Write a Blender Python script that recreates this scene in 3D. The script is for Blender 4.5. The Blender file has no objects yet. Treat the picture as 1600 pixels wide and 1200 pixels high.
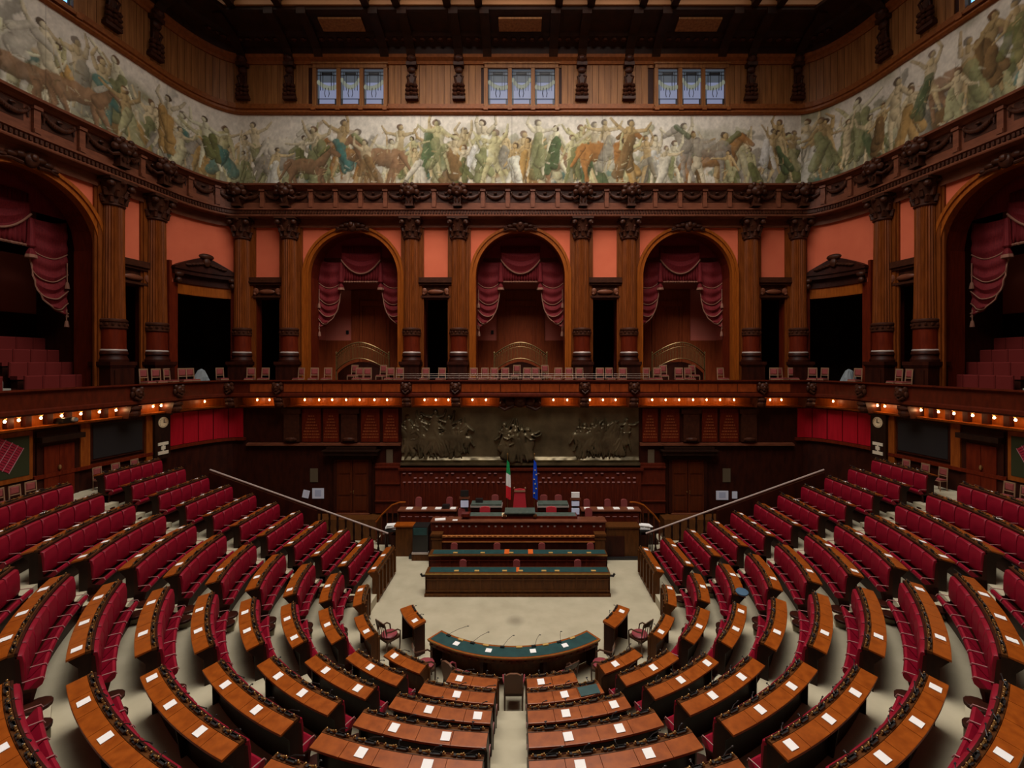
import bpy, math, random
import numpy as np
rng = random.Random(11)
S = bpy.context.scene
COL = S.collection
PI = math.pi
rad = math.radians

# ------------------------------------------------------------------ camera
F_PX = 706.0            # focal length in pixels of the 1600 px wide frame
CX, CY, CAMX, CAMZ = 818.0, 565.0, 0.25, 8.0
cam = bpy.data.cameras.new('camera')
cam.sensor_width = 36.0
cam.lens = 36.0 * F_PX / 1600.0
cam.shift_x = -(CX - 800.0) / 1600.0
cam.shift_y = -(600.0 - CY) / 1600.0
cam.clip_start = 0.1
cam.clip_end = 200
camo = bpy.data.objects.new('camera', cam)
camo.location = (CAMX, 0, CAMZ)
camo.rotation_euler = (PI / 2, 0, 0)
COL.objects.link(camo)
S.camera = camo

# ------------------------------------------------------------------ light
w = bpy.data.worlds.new('world'); S.world = w; w.use_nodes = True
w.node_tree.nodes['Background'].inputs[0].default_value = (0.02, 0.022, 0.028, 1)
w.node_tree.nodes['Background'].inputs[1].default_value = 0.05
def area_light(name, loc, sx, sy, power, color, rot=(0, 0, 0)):
    l = bpy.data.lights.new(name, 'AREA'); l.shape = 'RECTANGLE'; l.size = sx; l.size_y = sy
    l.energy = power; l.color = color
    o = bpy.data.objects.new(name, l); o.location = loc; o.rotation_euler = rot; COL.objects.link(o); return o
# daylight falling through the glass ceiling of the hall
area_light('skylight_daylight', (0.1, 10.6, 23.9), 15.0, 14.0, 7600.0, (1.0, 0.93, 0.85))
S.view_settings.view_transform = 'Standard'
S.view_settings.look = 'None'
S.view_settings.exposure = 0.1
S.view_settings.gamma = 1.0
S.view_settings.use_curve_mapping = False

# ------------------------------------------------------------------ materials
M = {}
def mat(name, col, rough=0.5, metal=0.0, emit=None, es=0.0):
    m = bpy.data.materials.new(name); m.use_nodes = True
    b = m.node_tree.nodes['Principled BSDF']
    b.inputs['Base Color'].default_value = (*col, 1); b.inputs['Roughness'].default_value = rough
    b.inputs['Metallic'].default_value = metal
    if rough >= .6: b.inputs['Specular IOR Level'].default_value = .15
    if emit:
        b.inputs['Emission Color'].default_value = (*emit, 1); b.inputs['Emission Strength'].default_value = es
    M[name] = m; return m
def noisy(name, c1, c2, scale=(1, 1, 1), nscale=4.0, detail=4, rough=0.5, metal=0.0, r2=None, bump=0.0):
    wood = 'wood' in name or name in ('attic_trim', 'jamb_dark', 'brown_red', 'panel_red', 'parapet_dark')
    if wood: c1, c2 = [(c[0] * 1.04, c[1] * .88, c[2] * .62) for c in (c1, c2)]
    m = mat(name, c1, rough, metal); nt = m.node_tree; N = nt.nodes; L = nt.links
    b = N['Principled BSDF']
    tc = N.new('ShaderNodeTexCoord'); mp = N.new('ShaderNodeMapping'); mp.inputs['Scale'].default_value = scale
    nz = N.new('ShaderNodeTexNoise'); nz.inputs['Scale'].default_value = nscale; nz.inputs['Detail'].default_value = detail
    cr = N.new('ShaderNodeValToRGB')
    cr.color_ramp.elements[0].position = 0.32; cr.color_ramp.elements[1].position = 0.68
    cr.color_ramp.elements[0].color = (*c1, 1); cr.color_ramp.elements[1].color = (*c2, 1)
    L.new(tc.outputs['Object'], mp.inputs['Vector']); L.new(mp.outputs[0], nz.inputs['Vector'])
    L.new(nz.outputs['Fac'], cr.inputs['Fac']); L.new(cr.outputs[0], b.inputs['Base Color'])
    b.inputs['Specular IOR Level'].default_value = (.30 if name == 'desk_wood' else .16) if wood else .12 if name in ('curtain', 'plaster', 'red_panel') else .28 if name == 'leather' else .5
    if r2 is not None:
        mr = N.new('ShaderNodeMapRange'); mr.inputs[3].default_value = rough; mr.inputs[4].default_value = r2
        L.new(nz.outputs['Fac'], mr.inputs[0]); L.new(mr.outputs[0], b.inputs['Roughness'])
    if bump:
        bp = N.new('ShaderNodeBump'); bp.inputs['Strength'].default_value = bump; bp.inputs['Distance'].default_value = 0.02
        L.new(nz.outputs['Fac'], bp.inputs['Height']); L.new(bp.outputs[0], b.inputs['Normal'])
    return m
noisy('carpet', (0.40, 0.355, 0.245), (0.48, 0.43, 0.305), (1, 1, 1), 1.6, 6, 0.95, bump=0.15)
def carpet_stain():
    m = M['carpet']; nt = m.node_tree; N = nt.nodes; L = nt.links; b = N['Principled BSDF']; src = b.inputs['Base Color'].links[0].from_socket
    tc = N.new('ShaderNodeTexCoord'); vm = N.new('ShaderNodeVectorMath'); vm.operation = 'DISTANCE'; vm.inputs[1].default_value = (0.0, 13.95, 0.0)
    mr = N.new('ShaderNodeMapRange'); mr.inputs[1].default_value = .08; mr.inputs[2].default_value = .34; mr.inputs[3].default_value = .45; mr.inputs[4].default_value = 0
    mx = N.new('ShaderNodeMix'); mx.data_type = 'RGBA'; mx.inputs[7].default_value = (.10, .085, .055, 1)
    L.new(tc.outputs['Object'], vm.inputs[0]); L.new(vm.outputs['Value'], mr.inputs[0]); L.new(mr.outputs[0], mx.inputs[0]); L.new(src, mx.inputs[6]); L.new(mx.outputs[2], b.inputs['Base Color'])
carpet_stain()
noisy('desk_wood', (0.205, 0.050, 0.0060), (0.305, 0.082, 0.009), (3, 3, 12), 2.5, 5, 0.28, r2=0.42)
noisy('dark_wood', (0.018, 0.0042, 0.0028), (0.037, 0.0085, 0.0048), (2, 2, 0.6), 3, 4, 0.5)
noisy('brown_wood', (0.065, 0.026, 0.010), (0.105, 0.043, 0.015), (4, 4, 0.8), 3, 4, 0.4)
noisy('red_wood', (0.075, 0.010, 0.005), (0.125, 0.019, 0.008), (4, 4, 0.6), 3, 4, 0.36)
noisy('column_wood', (0.105, 0.030, 0.008), (0.175, 0.052, 0.013), (5, 5, 0.5), 3, 5, 0.33, r2=0.45)
noisy('jamb_wood', (0.20, 0.055, 0.009), (0.29, 0.088, 0.015), (5, 5, 0.6), 3, 5, 0.34)
noisy('attic_wood', (0.18, 0.082, 0.036), (0.30, 0.150, 0.070), (5, 5, 0.35), 2, 5, 0.42)
noisy('entab_wood', (0.115, 0.044, 0.032), (0.17, 0.066, 0.048), (1, 1, 3), 3, 4, 0.38)
noisy('carved_wood', (0.030, 0.011, 0.008), (0.058, 0.021, 0.014), (1, 1, 1), 6, 4, 0.42)
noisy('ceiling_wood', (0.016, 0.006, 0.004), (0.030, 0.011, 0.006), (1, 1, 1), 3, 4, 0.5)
noisy('plaster', (0.58, 0.125, 0.062), (0.63, 0.145, 0.072), (1, 1, 1), 1.2, 4, 0.85)
noisy('leather', (0.185, 0.002, 0.013), (0.24, 0.003, 0.018), (1, 1, 1), 5, 3, 0.42, r2=0.55)
noisy('curtain', (0.115, 0.010, 0.014), (0.17, 0.017, 0.020), (8, 8, 0.5), 4, 3, 0.72)
noisy('red_panel', (0.30, 0.004, 0.012), (0.38, 0.006, 0.016), (6, 6, 0.4), 3, 3, 0.6)
noisy('green_leather', (0.009, 0.044, 0.046), (0.014, 0.062, 0.062), (1, 1, 1), 6, 3, 0.45)
noisy('grey_green', (0.05, 0.075, 0.06), (0.09, 0.12, 0.10), (1, 1, 1), 6, 3, 0.5)
noisy('bronze', (0.075, 0.058, 0.030), (0.16, 0.125, 0.066), (1, 1, 1), 1.4, 5, 0.34, 0.55)
noisy('gold', (0.42, 0.25, 0.08), (0.55, 0.34, 0.12), (1, 1, 1), 8, 3, 0.35, 0.8)
noisy('gilt_rail', (0.18, 0.115, 0.045), (0.26, 0.165, 0.06), (1, 1, 1), 8, 3, 0.4, 0.6)
noisy('attic_trim', (0.17, 0.06, 0.022), (0.25, 0.09, 0.032), (4, 4, 4), 2, 4, 0.4)
mat('curtain_wall', (0.60, 0.17, 0.125), 0.85)
mat('grey_steps', (0.33, 0.33, 0.28), 0.8)
mat('tribune_red', (0.13, 0.014, 0.012), 0.8)
noisy('parapet_wood', (0.17, 0.034, 0.010), (0.25, 0.055, 0.015), (3, 3, 1), 3, 4, 0.36)
noisy('alcove_wood', (0.20, 0.045, 0.020), (0.29, 0.070, 0.030), (6, 6, 0.6), 3, 4, 0.45)
noisy('parapet_dark', (0.050, 0.008, 0.004), (0.082, 0.013, 0.006), (3, 3, 1), 3, 4, 0.4)
noisy('jamb_dark', (0.17, 0.045, 0.010), (0.25, 0.075, 0.015), (4, 4, 0.8), 3, 4, 0.4)
noisy('brown_red', (0.055, 0.013, 0.006), (0.09, 0.022, 0.009), (6, 6, 0.5), 3, 4, 0.4)
noisy('black_wood', (0.012, 0.006, 0.005), (0.022, 0.010, 0.008), (3, 3, 1), 3, 4, 0.42)
noisy('panel_red', (0.065, 0.012, 0.008), (0.10, 0.018, 0.010), (3, 3, 1), 3, 4, 0.4)
noisy('cresting', (0.36, 0.12, 0.03), (0.48, 0.18, 0.05), (1, 1, 1), 8, 3, 0.35)
mat('trim_cord', (0.27, 0.125, 0.085), 0.7)
mat('brass', (0.34, 0.20, 0.07), 0.35, 0.8)
mat('pale_rail', (0.36, 0.17, 0.16), 0.35)
mat('metal_pale', (0.50, 0.42, 0.38), 0.3, 0.4)
mat('chair_frame', (0.27, 0.15, 0.085), 0.4)
mat('thin_metal', (0.20, 0.15, 0.12), 0.4, 0.5)
mat('pink_fabric', (0.25, 0.058, 0.054), 0.7)
mat('bright_red', (0.46, 0.030, 0.042), 0.6)
mat('plate_yellow', (0.50, 0.31, 0.09), 0.5)
mat('dark_chair', (0.07, 0.030, 0.016), 0.35)
mat('wine_seat', (0.26, 0.045, 0.055), 0.4)
mat('brown_back', (0.15, 0.062, 0.030), 0.5)
mat('black', (0.012, 0.011, 0.011), 0.4)
mat('screen', (0.018, 0.016, 0.016), 0.6)
mat('paper', (0.86, 0.85, 0.84), 0.7)
mat('poster', (0.62, 0.66, 0.80), 0.6)
mat('poster_print', (0.40, 0.45, 0.62), 0.6)
mat('monitor_lit', (0.5, 0.53, 0.65), 0.4, 0, (0.55, 0.6, 0.8), 0.12)
mat('orange_card', (0.62, 0.12, 0.02), 0.6)
mat('map_green', (0.030, 0.034, 0.014), 0.6)
mat('map_red', (0.30, 0.012, 0.035), 0.5)
mat('map_line', (0.42, 0.20, 0.22), 0.5)
mat('clock_face', (0.72, 0.58, 0.36), 0.5)
mat('sign_cream', (0.62, 0.55, 0.42), 0.6)
mat('flag_green', (0.01, 0.25, 0.07), 0.7); mat('flag_white', (0.75, 0.74, 0.72), 0.7); mat('flag_red', (0.62, 0.02, 0.03), 0.7)
mat('flag_blue', (0.008, 0.06, 0.55), 0.7); mat('flag_star', (0.75, 0.55, 0.05), 0.6)
mat('inscription', (0.24, 0.062, 0.014), 0.5)
mat('grille', (0.10, 0.075, 0.045), 0.5)
mat('grey_cloth', (0.22, 0.25, 0.27), 0.8)
mat('blue_cloth', (0.06, 0.12, 0.19), 0.7)
mat('bulb', (1, 0.8, 0.6), 0.5, 0, (1.0, 0.62, 0.34), 14.0)
mat('glass_pane', (0.05, 0.055, 0.07), 0.5, 0, (0.36, 0.40, 0.62), 0.42)
mat('glass_dim', (0.03, 0.035, 0.04), 0.5, 0, (0.20, 0.24, 0.30), 0.22)
mat('glass_leaf', (0.06, 0.065, 0.04), 0.5, 0, (0.40, 0.43, 0.34), 0.34)
mat('glass_bright', (0.3, 0.5, 0.8), 0.2, 0, (0.20, 0.52, 1.0), 1.6)
mat('glass_white', (0.8, 0.85, 0.9), 0.2, 0, (0.75, 0.88, 1.0), 2.2)
mat('lead', (0.015, 0.015, 0.02), 0.5)
mat('skylight_glass', (0.8, 0.75, 0.65), 0.4, 0, (1.0, 0.9, 0.75), 0.6)
mat('gilt_cornice', (0.30, 0.125, 0.04), 0.5, 0.2)
def attr_mat(name, rough):
    m = mat(name, (0.5, 0.5, 0.5), rough); nt = m.node_tree
    a = nt.nodes.new('ShaderNodeVertexColor'); a.layer_name = 'paint'
    nt.links.new(a.outputs['Color'], nt.nodes['Principled BSDF'].inputs['Base Color'])
attr_mat('fresco', 0.85)

# ------------------------------------------------------------------ mesh helpers
class MB:
    def __init__(s): s.v = []; s.f = []
    def add(s, v, f):
        n = len(s.v); s.v += [tuple(p) for p in v]; s.f += [tuple(i + n for i in q) for q in f]; return s
    def hexa(s, b, t):
        return s.add(list(b) + list(t), [(3, 2, 1, 0), (4, 5, 6, 7), (0, 1, 5, 4), (1, 2, 6, 5), (2, 3, 7, 6), (3, 0, 4, 7)])
    def box(s, c, d, rz=0.0, rx=0.0):
        x, y, z = d[0] / 2, d[1] / 2, d[2] / 2; o = []
        for px, py, pz in ((-x, -y, -z), (x, -y, -z), (x, y, -z), (-x, y, -z), (-x, -y, z), (x, -y, z), (x, y, z), (-x, y, z)):
            if rx: py, pz = py * math.cos(rx) - pz * math.sin(rx), py * math.sin(rx) + pz * math.cos(rx)
            if rz: px, py = px * math.cos(rz) - py * math.sin(rz), px * math.sin(rz) + py * math.cos(rz)
            o.append((c[0] + px, c[1] + py, c[2] + pz))
        return s.hexa(o[:4], o[4:])
    def b2(s, x0, x1, y0, y1, z0, z1):
        return s.box(((x0 + x1) / 2, (y0 + y1) / 2, (z0 + z1) / 2), (abs(x1 - x0), abs(y1 - y0), abs(z1 - z0)))
    def lathe(s, prof, n=20, c=(0, 0, 0), flute=0.0, sx=1, sy=1):
        v = []; f = []; m = len(prof)
        for j, (r, z) in enumerate(prof):
            for i in range(n):
                a = 2 * PI * i / n; q = r
                if flute and i % 2: q = r - flute
                v.append((c[0] + sx * q * math.cos(a), c[1] + sy * q * math.sin(a), c[2] + z))
        for j in range(m - 1):
            for i in range(n):
                k = (i + 1) % n
                f.append((j * n + i, j * n + k, (j + 1) * n + k, (j + 1) * n + i))
        f.append(tuple(range(n - 1, -1, -1))); f.append(tuple((m - 1) * n + i for i in range(n)))
        return s.add(v, f)
    def ball(s, c, r, n=8, m=5):
        if not isinstance(r, tuple): r = (r, r, r)
        v = [(c[0], c[1], c[2] - r[2])]; f = []
        for j in range(1, m):
            a = PI * j / m - PI / 2
            for i in range(n):
                b = 2 * PI * i / n
                v.append((c[0] + r[0] * math.cos(a) * math.cos(b), c[1] + r[1] * math.cos(a) * math.sin(b), c[2] + r[2] * math.sin(a)))
        v.append((c[0], c[1], c[2] + r[2])); e = len(v) - 1
        for i in range(n):
            k = (i + 1) % n
            f.append((0, 1 + k, 1 + i)); f.append((e, 1 + (m - 2) * n + i, 1 + (m - 2) * n + k))
            for j in range(m - 2):
                f.append((1 + j * n + i, 1 + j * n + k, 1 + (j + 1) * n + k, 1 + (j + 1) * n + i))
        return s.add(v, f)
    def tube(s, pts, r, n=6, r1=None):
        P = [np.array(p, float) for p in pts]; v = []; f = []; m = len(P)
        for j in range(m):
            t = P[min(j + 1, m - 1)] - P[max(j - 1, 0)]; t = t / (np.linalg.norm(t) + 1e-9)
            u = np.cross(t, (0, 0, 1.0))
            if np.linalg.norm(u) < 1e-3: u = np.array((1.0, 0, 0))
            u = u / np.linalg.norm(u); q = np.cross(u, t)
            rr = r if r1 is None else r + (r1 - r) * j / (m - 1)
            for i in range(n):
                a = 2 * PI * i / n; v.append(tuple(P[j] + rr * (math.cos(a) * u + math.sin(a) * q)))
        for j in range(m - 1):
            for i in range(n):
                k = (i + 1) % n; f.append((j * n + i, j * n + k, (j + 1) * n + k, (j + 1) * n + i))
        f.append(tuple(range(n - 1, -1, -1))); f.append(tuple((m - 1) * n + i for i in range(n)))
        return s.add(v, f)
    def sweep(s, frames, prof, closed=True, caps=True):
        """frames: (x, y, nx, ny); prof: (d, z) with d measured along the frame normal"""
        m = len(prof); v = []; f = []
        for (x, y, nx, ny) in frames:
            for d, z in prof: v.append((x + nx * d, y + ny * d, z))
        for j in range(len(frames) - 1):
            for i in range(m if closed else m - 1):
                k = (i + 1) % m; f.append((j * m + i, (j + 1) * m + i, (j + 1) * m + k, j * m + k))
        if caps and closed:
            f.append(tuple(range(m))); e = (len(frames) - 1) * m; f.append(tuple(e + i for i in range(m - 1, -1, -1)))
        return s.add(v, f)
    def mesh(s, name, smooth=False, fix=True):
        me = bpy.data.meshes.new(name); me.from_pydata(s.v, [], s.f); me.update()
        if fix and len(s.f) < 60000:
            import bmesh
            bm = bmesh.new(); bm.from_mesh(me); bmesh.ops.recalc_face_normals(bm, faces=bm.faces); bm.to_mesh(me); bm.free()
        if smooth:
            for p in me.polygons: p.use_smooth = True
            try: me.set_sharp_from_angle(angle=rad(35))
            except Exception: pass
        return me
    def build(s, name, m, parent=None, smooth=False, local=False):
        """link as ONE object; coordinates are world ones unless local"""
        off = (0, 0, 0)
        if parent is not None and not local:
            p = parent; ox = oy = oz = 0.0
            while p is not None:
                ox += p.location[0]; oy += p.location[1]; oz += p.location[2]; p = p.parent
            s.v = [(a - ox, b - oy, c - oz) for a, b, c in s.v]
        me = s.mesh(name, smooth); me.materials.append(M[m])
        return link(name, me, parent)
def link(name, me, parent=None, loc=None, rz=None, scale=None):
    o = bpy.data.objects.new(name, me); COL.objects.link(o)
    if parent is not None: o.parent = parent
    if loc is not None: o.location = loc
    if rz is not None: o.rotation_euler = (0, 0, rz)
    if scale is not None: o.scale = scale
    return o
def tag(o, label, cat, group=None, kind=None):
    o['label'] = label; o['category'] = cat
    if group: o['group'] = group
    if kind: o['kind'] = kind
    return o
def thing(name, label, cat, loc=(0, 0, 0), rz=0.0, group=None, kind=None):
    o = bpy.data.objects.new(name, None); COL.objects.link(o); o.location = loc; o.rotation_euler = (0, 0, rz)
    o.empty_display_size = 0.1
    return tag(o, label, cat, group, kind)
def struct(o): o['kind'] = 'structure'; return o
def copy_tree(o, parent=None):
    c = o.copy(); COL.objects.link(c)
    if parent is not None: c.parent = parent
    for ch in list(o.children): copy_tree(ch, c)
    return c
ORD = ['zeroth', 'first', 'second', 'third', 'fourth', 'fifth', 'sixth', 'seventh', 'eighth', 'ninth', 'tenth', 'eleventh', 'twelfth',
       'thirteenth', 'fourteenth', 'fifteenth', 'sixteenth', 'seventeenth', 'eighteenth', 'nineteenth', 'twentieth']
def ordn(i):
    if i <= 20: return ORD[i]
    t = {2: 'twenty', 3: 'thirty', 4: 'forty', 5: 'fifty'}[i // 10]
    return t + '-' + ORD[i % 10] if i % 10 else {30: 'thirtieth', 40: 'fortieth', 50: 'fiftieth'}[i]
def at(px, py, Y): return (CAMX + (px - CX) * Y / F_PX, Y, CAMZ - (py - CY) * Y / F_PX)

# ------------------------------------------------------------------ plan of the hall
WX = 0.1
_h = [(x, 21.5) for x in np.linspace(0, 13.2, 30)]
B0, B1, B2, B3 = (np.array(p) for p in ((13.2, 21.5), (14.1, 21.42), (14.75, 20.2), (14.98, 18.9)))
for t in np.linspace(0, 1, 17)[1:]:
    _h.append(tuple((1 - t) ** 3 * B0 + 3 * t * (1 - t) ** 2 * B1 + 3 * t * t * (1 - t) * B2 + t ** 3 * B3))
for (a, b), (c, d) in zip([(14.98, 18.9), (15.22, 17.17), (15.72, 13.77), (16.2, 8.5)], [(15.22, 17.17), (15.72, 13.77), (16.2, 8.5), (16.5, -2.5)]):
    for t in np.linspace(0, 1, 7)[1:]: _h.append((a + (c - a) * t, b + (d - b) * t))
HP = np.array(_h); HS = np.r_[0, np.cumsum(np.hypot(*np.diff(HP, axis=0).T))]; SMAX = HS[-1]
def fr(s):
    a = abs(s); sg = 1 if s >= 0 else -1
    x = np.interp(a, HS, HP[:, 0]); y = np.interp(a, HS, HP[:, 1])
    e = 0.12
    a0, a1 = max(a - e, 0), min(a + e, SMAX)
    tx = np.interp(a1, HS, HP[:, 0]) - np.interp(a0, HS, HP[:, 0]); ty = np.interp(a1, HS, HP[:, 1]) - np.interp(a0, HS, HP[:, 1])
    n = math.hypot(tx, ty)
    return (WX + sg * x, float(y), sg * ty / n, -tx / n)
def pt(s, d, z):
    x, y, nx, ny = fr(s); return (x + nx * d, y + ny * d, z)
def frs(s0, s1, step=0.35):
    n = max(2, int(abs(s1 - s0) / step) + 1); return [fr(s) for s in np.linspace(s0, s1, n)]
def s_of_px(px, d=0.0):
    best = None
    for s in np.linspace(-32, 32, 3201):
        x, y, _ = pt(s, d, 0)
        if y < 2: continue
        q = abs(CX + (x - CAMX) * F_PX / y - px)
        if best is None or q < best[0]: best = (q, s)
    return best[1]
def face_rz(s):          # rotation so that local -Y looks into the hall
    _, _, nx, ny = fr(s); return math.atan2(ny, nx) + PI / 2
S_COL = sorted({round(v, 3) for v in (2.9, 5.12, 10.88, 13.1, -s_of_px(250, .38), -s_of_px(183, .38))})
ALLCOL = [-v for v in reversed(S_COL)] + S_COL
S_ARCH = -s_of_px(160, 0.0) + 0.12 + 2.2     # middle of the side arches
SIDE_END = 21.5

# ------------------------------------------------------------------ floor and tiers
R1, STEP, RISE, ZC = 4.927, 0.883, 0.329, 14.6
YEND = 17.08
def RK(k): return R1 + STEP * (k - 1)
def DK(k): return 1.0 + RISE * (k - 1)
def TK(k): return 0.28 + RISE * (k - 1) if k >= 1 else 0.0
def ringfr(a0, a1, n): return [(0, ZC, math.sin(rad(a)), -math.cos(rad(a))) for a in np.linspace(a0, a1, n)]
fl = MB()
fl.b2(-16.4, 16.4, -2, 21.4, -0.1, 0.0)
NK = 11
prof = []
for k in range(1, NK + 1):
    r = RK(k) - 0.305; prof += [(r, TK(k - 1)), (r, TK(k))]
prof += [(17.5, TK(NK))]
frames = [(0, YEND, -1, 0)] + ringfr(-90, 90, 73) + [(0, YEND, 1, 0)]
fl.sweep(frames, prof, closed=False)
# half steps in the aisles
AISLES = [(-91, -85.9), (-68.6, -64.6), (-46.6, -42.2), (-23.9, -20.1), (20.1, 23.9), (42.2, 46.6), (64.6, 68.6), (85.9, 91)]
for a0, a1 in AISLES:
    for k in range(2, NK + 1):
        r = RK(k) - 0.305
        fl.sweep(ringfr(a0, a1, 4), [(r - .42, TK(k - 1)), (r - .42, TK(k - 1) + .5 * (TK(k) - TK(k - 1))), (r, TK(k - 1) + .5 * (TK(k) - TK(k - 1))), (r, TK(k - 1))])
for k in range(2, 9):
    r = RK(k) - 0.305; dz = .5 * (TK(k) - TK(k - 1))
    fl.b2(-.3, .3, ZC - r, ZC - r + .42, TK(k - 1), TK(k - 1) + dz)
struct(fl.build('floor', 'carpet'))

# ------------------------------------------------------------------ benches: curved desk in front of it, seats on its hall side
def proj(p):
    if p[1] < 0.5: return None
    return (CX + (p[0] - CAMX) * F_PX / p[1], CY + (CAMZ - p[2]) * F_PX / p[1])
def in_view(p, m=10):
    q = proj(p); return q is not None and -m < q[0] < 1600 + m and -m < q[1] < 1200 + m
def pad_mesh():
    m = MB()     # padded back: local x along the row, -y forward, z up from the seat
    n = 5
    for i in range(n):
        pass
    W = 0.5
    prof = [(-.0, .02), (-.05, .06), (-.075, .14), (-.07, .42), (-.045, .56), (-.01, .585), (.03, .585), (.05, .02)]
    v = []; xs = [-.235, -.215, .215, .235]
    for x in xs:
        k = 0.72 if abs(x) > .22 else 1.0
        for y, z in prof:
            v.append((x, y * k if y < 0 else y, .3 + (z - .3) * (0.965 if abs(x) > .22 else 1)))
    f = []; q = len(prof)
    for j in range(3):
        for i in range(q): k = (i + 1) % q; f.append((j * q + i, j * q + k, (j + 1) * q + k, (j + 1) * q + i))
    f.append(tuple(range(q - 1, -1, -1))); f.append(tuple(3 * q + i for i in range(q)))
    m.add(v, f); return m.mesh('backrest', True)
def seat_mesh():
    m = MB()
    prof = [(.0, -.08), (-.13, -.04), (-.22, .02), (-.275, .06), (-.292, .11), (-.275, .155), (-.24, .165), (-.20, .13), (-.10, .02), (.0, -.02)]
    v = []
    for x in (-.235, .235):
        for y, z in prof: v.append((x, y, z))
    q = len(prof); f = [(i, (i + 1) % q, q + (i + 1) % q, q + i) for i in range(q)]
    f += [tuple(range(q - 1, -1, -1)), tuple(q + i for i in range(q))]
    m.add(v, f); return m.mesh('seat', True)
def arm_mesh():
    m = MB(); m.tube([(0, .0, .185), (0, -.13, .185), (0, -.25, .180), (0, -.275, .13)], .009, 5)
    return m.mesh('armrest', True)
def console_mesh(v):
    m = MB()
    m.box((-.07, 0, .020), (.15, .05, .028)); m.box((.08, .0, .014), (.07, .045, .018))
    m.box((.155, .0, .020), (.04, .04, .03)); m.ball((-.155, 0, .03), (.022, .022, .03), 6, 4)
    m.tube([(-.02, .01, .03), (-.03, .0, .06), (-.06 + .05 * v, -.03, .085), (-.12 + .1 * v, -.05, .09)], .007, 5)
    m.ball((-.13 + .11 * v, -.055, .09), (.028, .012, .012), 6, 4)
    return m.mesh('microphone_console')
def knob_mesh():
    m = MB()
    for x in (-.19, .03, .19): m.ball((x, -.01, .045), (.016, .016, .018), 6, 4)
    m.box((0, -.01, .028), (.44, .02, .012)); m.box((.06, -.0, .04), (.03, .02, .03))
    return m.mesh('brass_buttons')
PAD, SEAT, ARM = pad_mesh(), seat_mesh(), arm_mesh()
CONS = [console_mesh(0), console_mesh(1), console_mesh(-1)]
KNOB = knob_mesh()
for me, m in ((PAD, 'leather'), (SEAT, 'leather'), (ARM, 'pale_rail'), (KNOB, 'brass'), *((c, 'black') for c in CONS)): me.materials.append(M[m])

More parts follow.
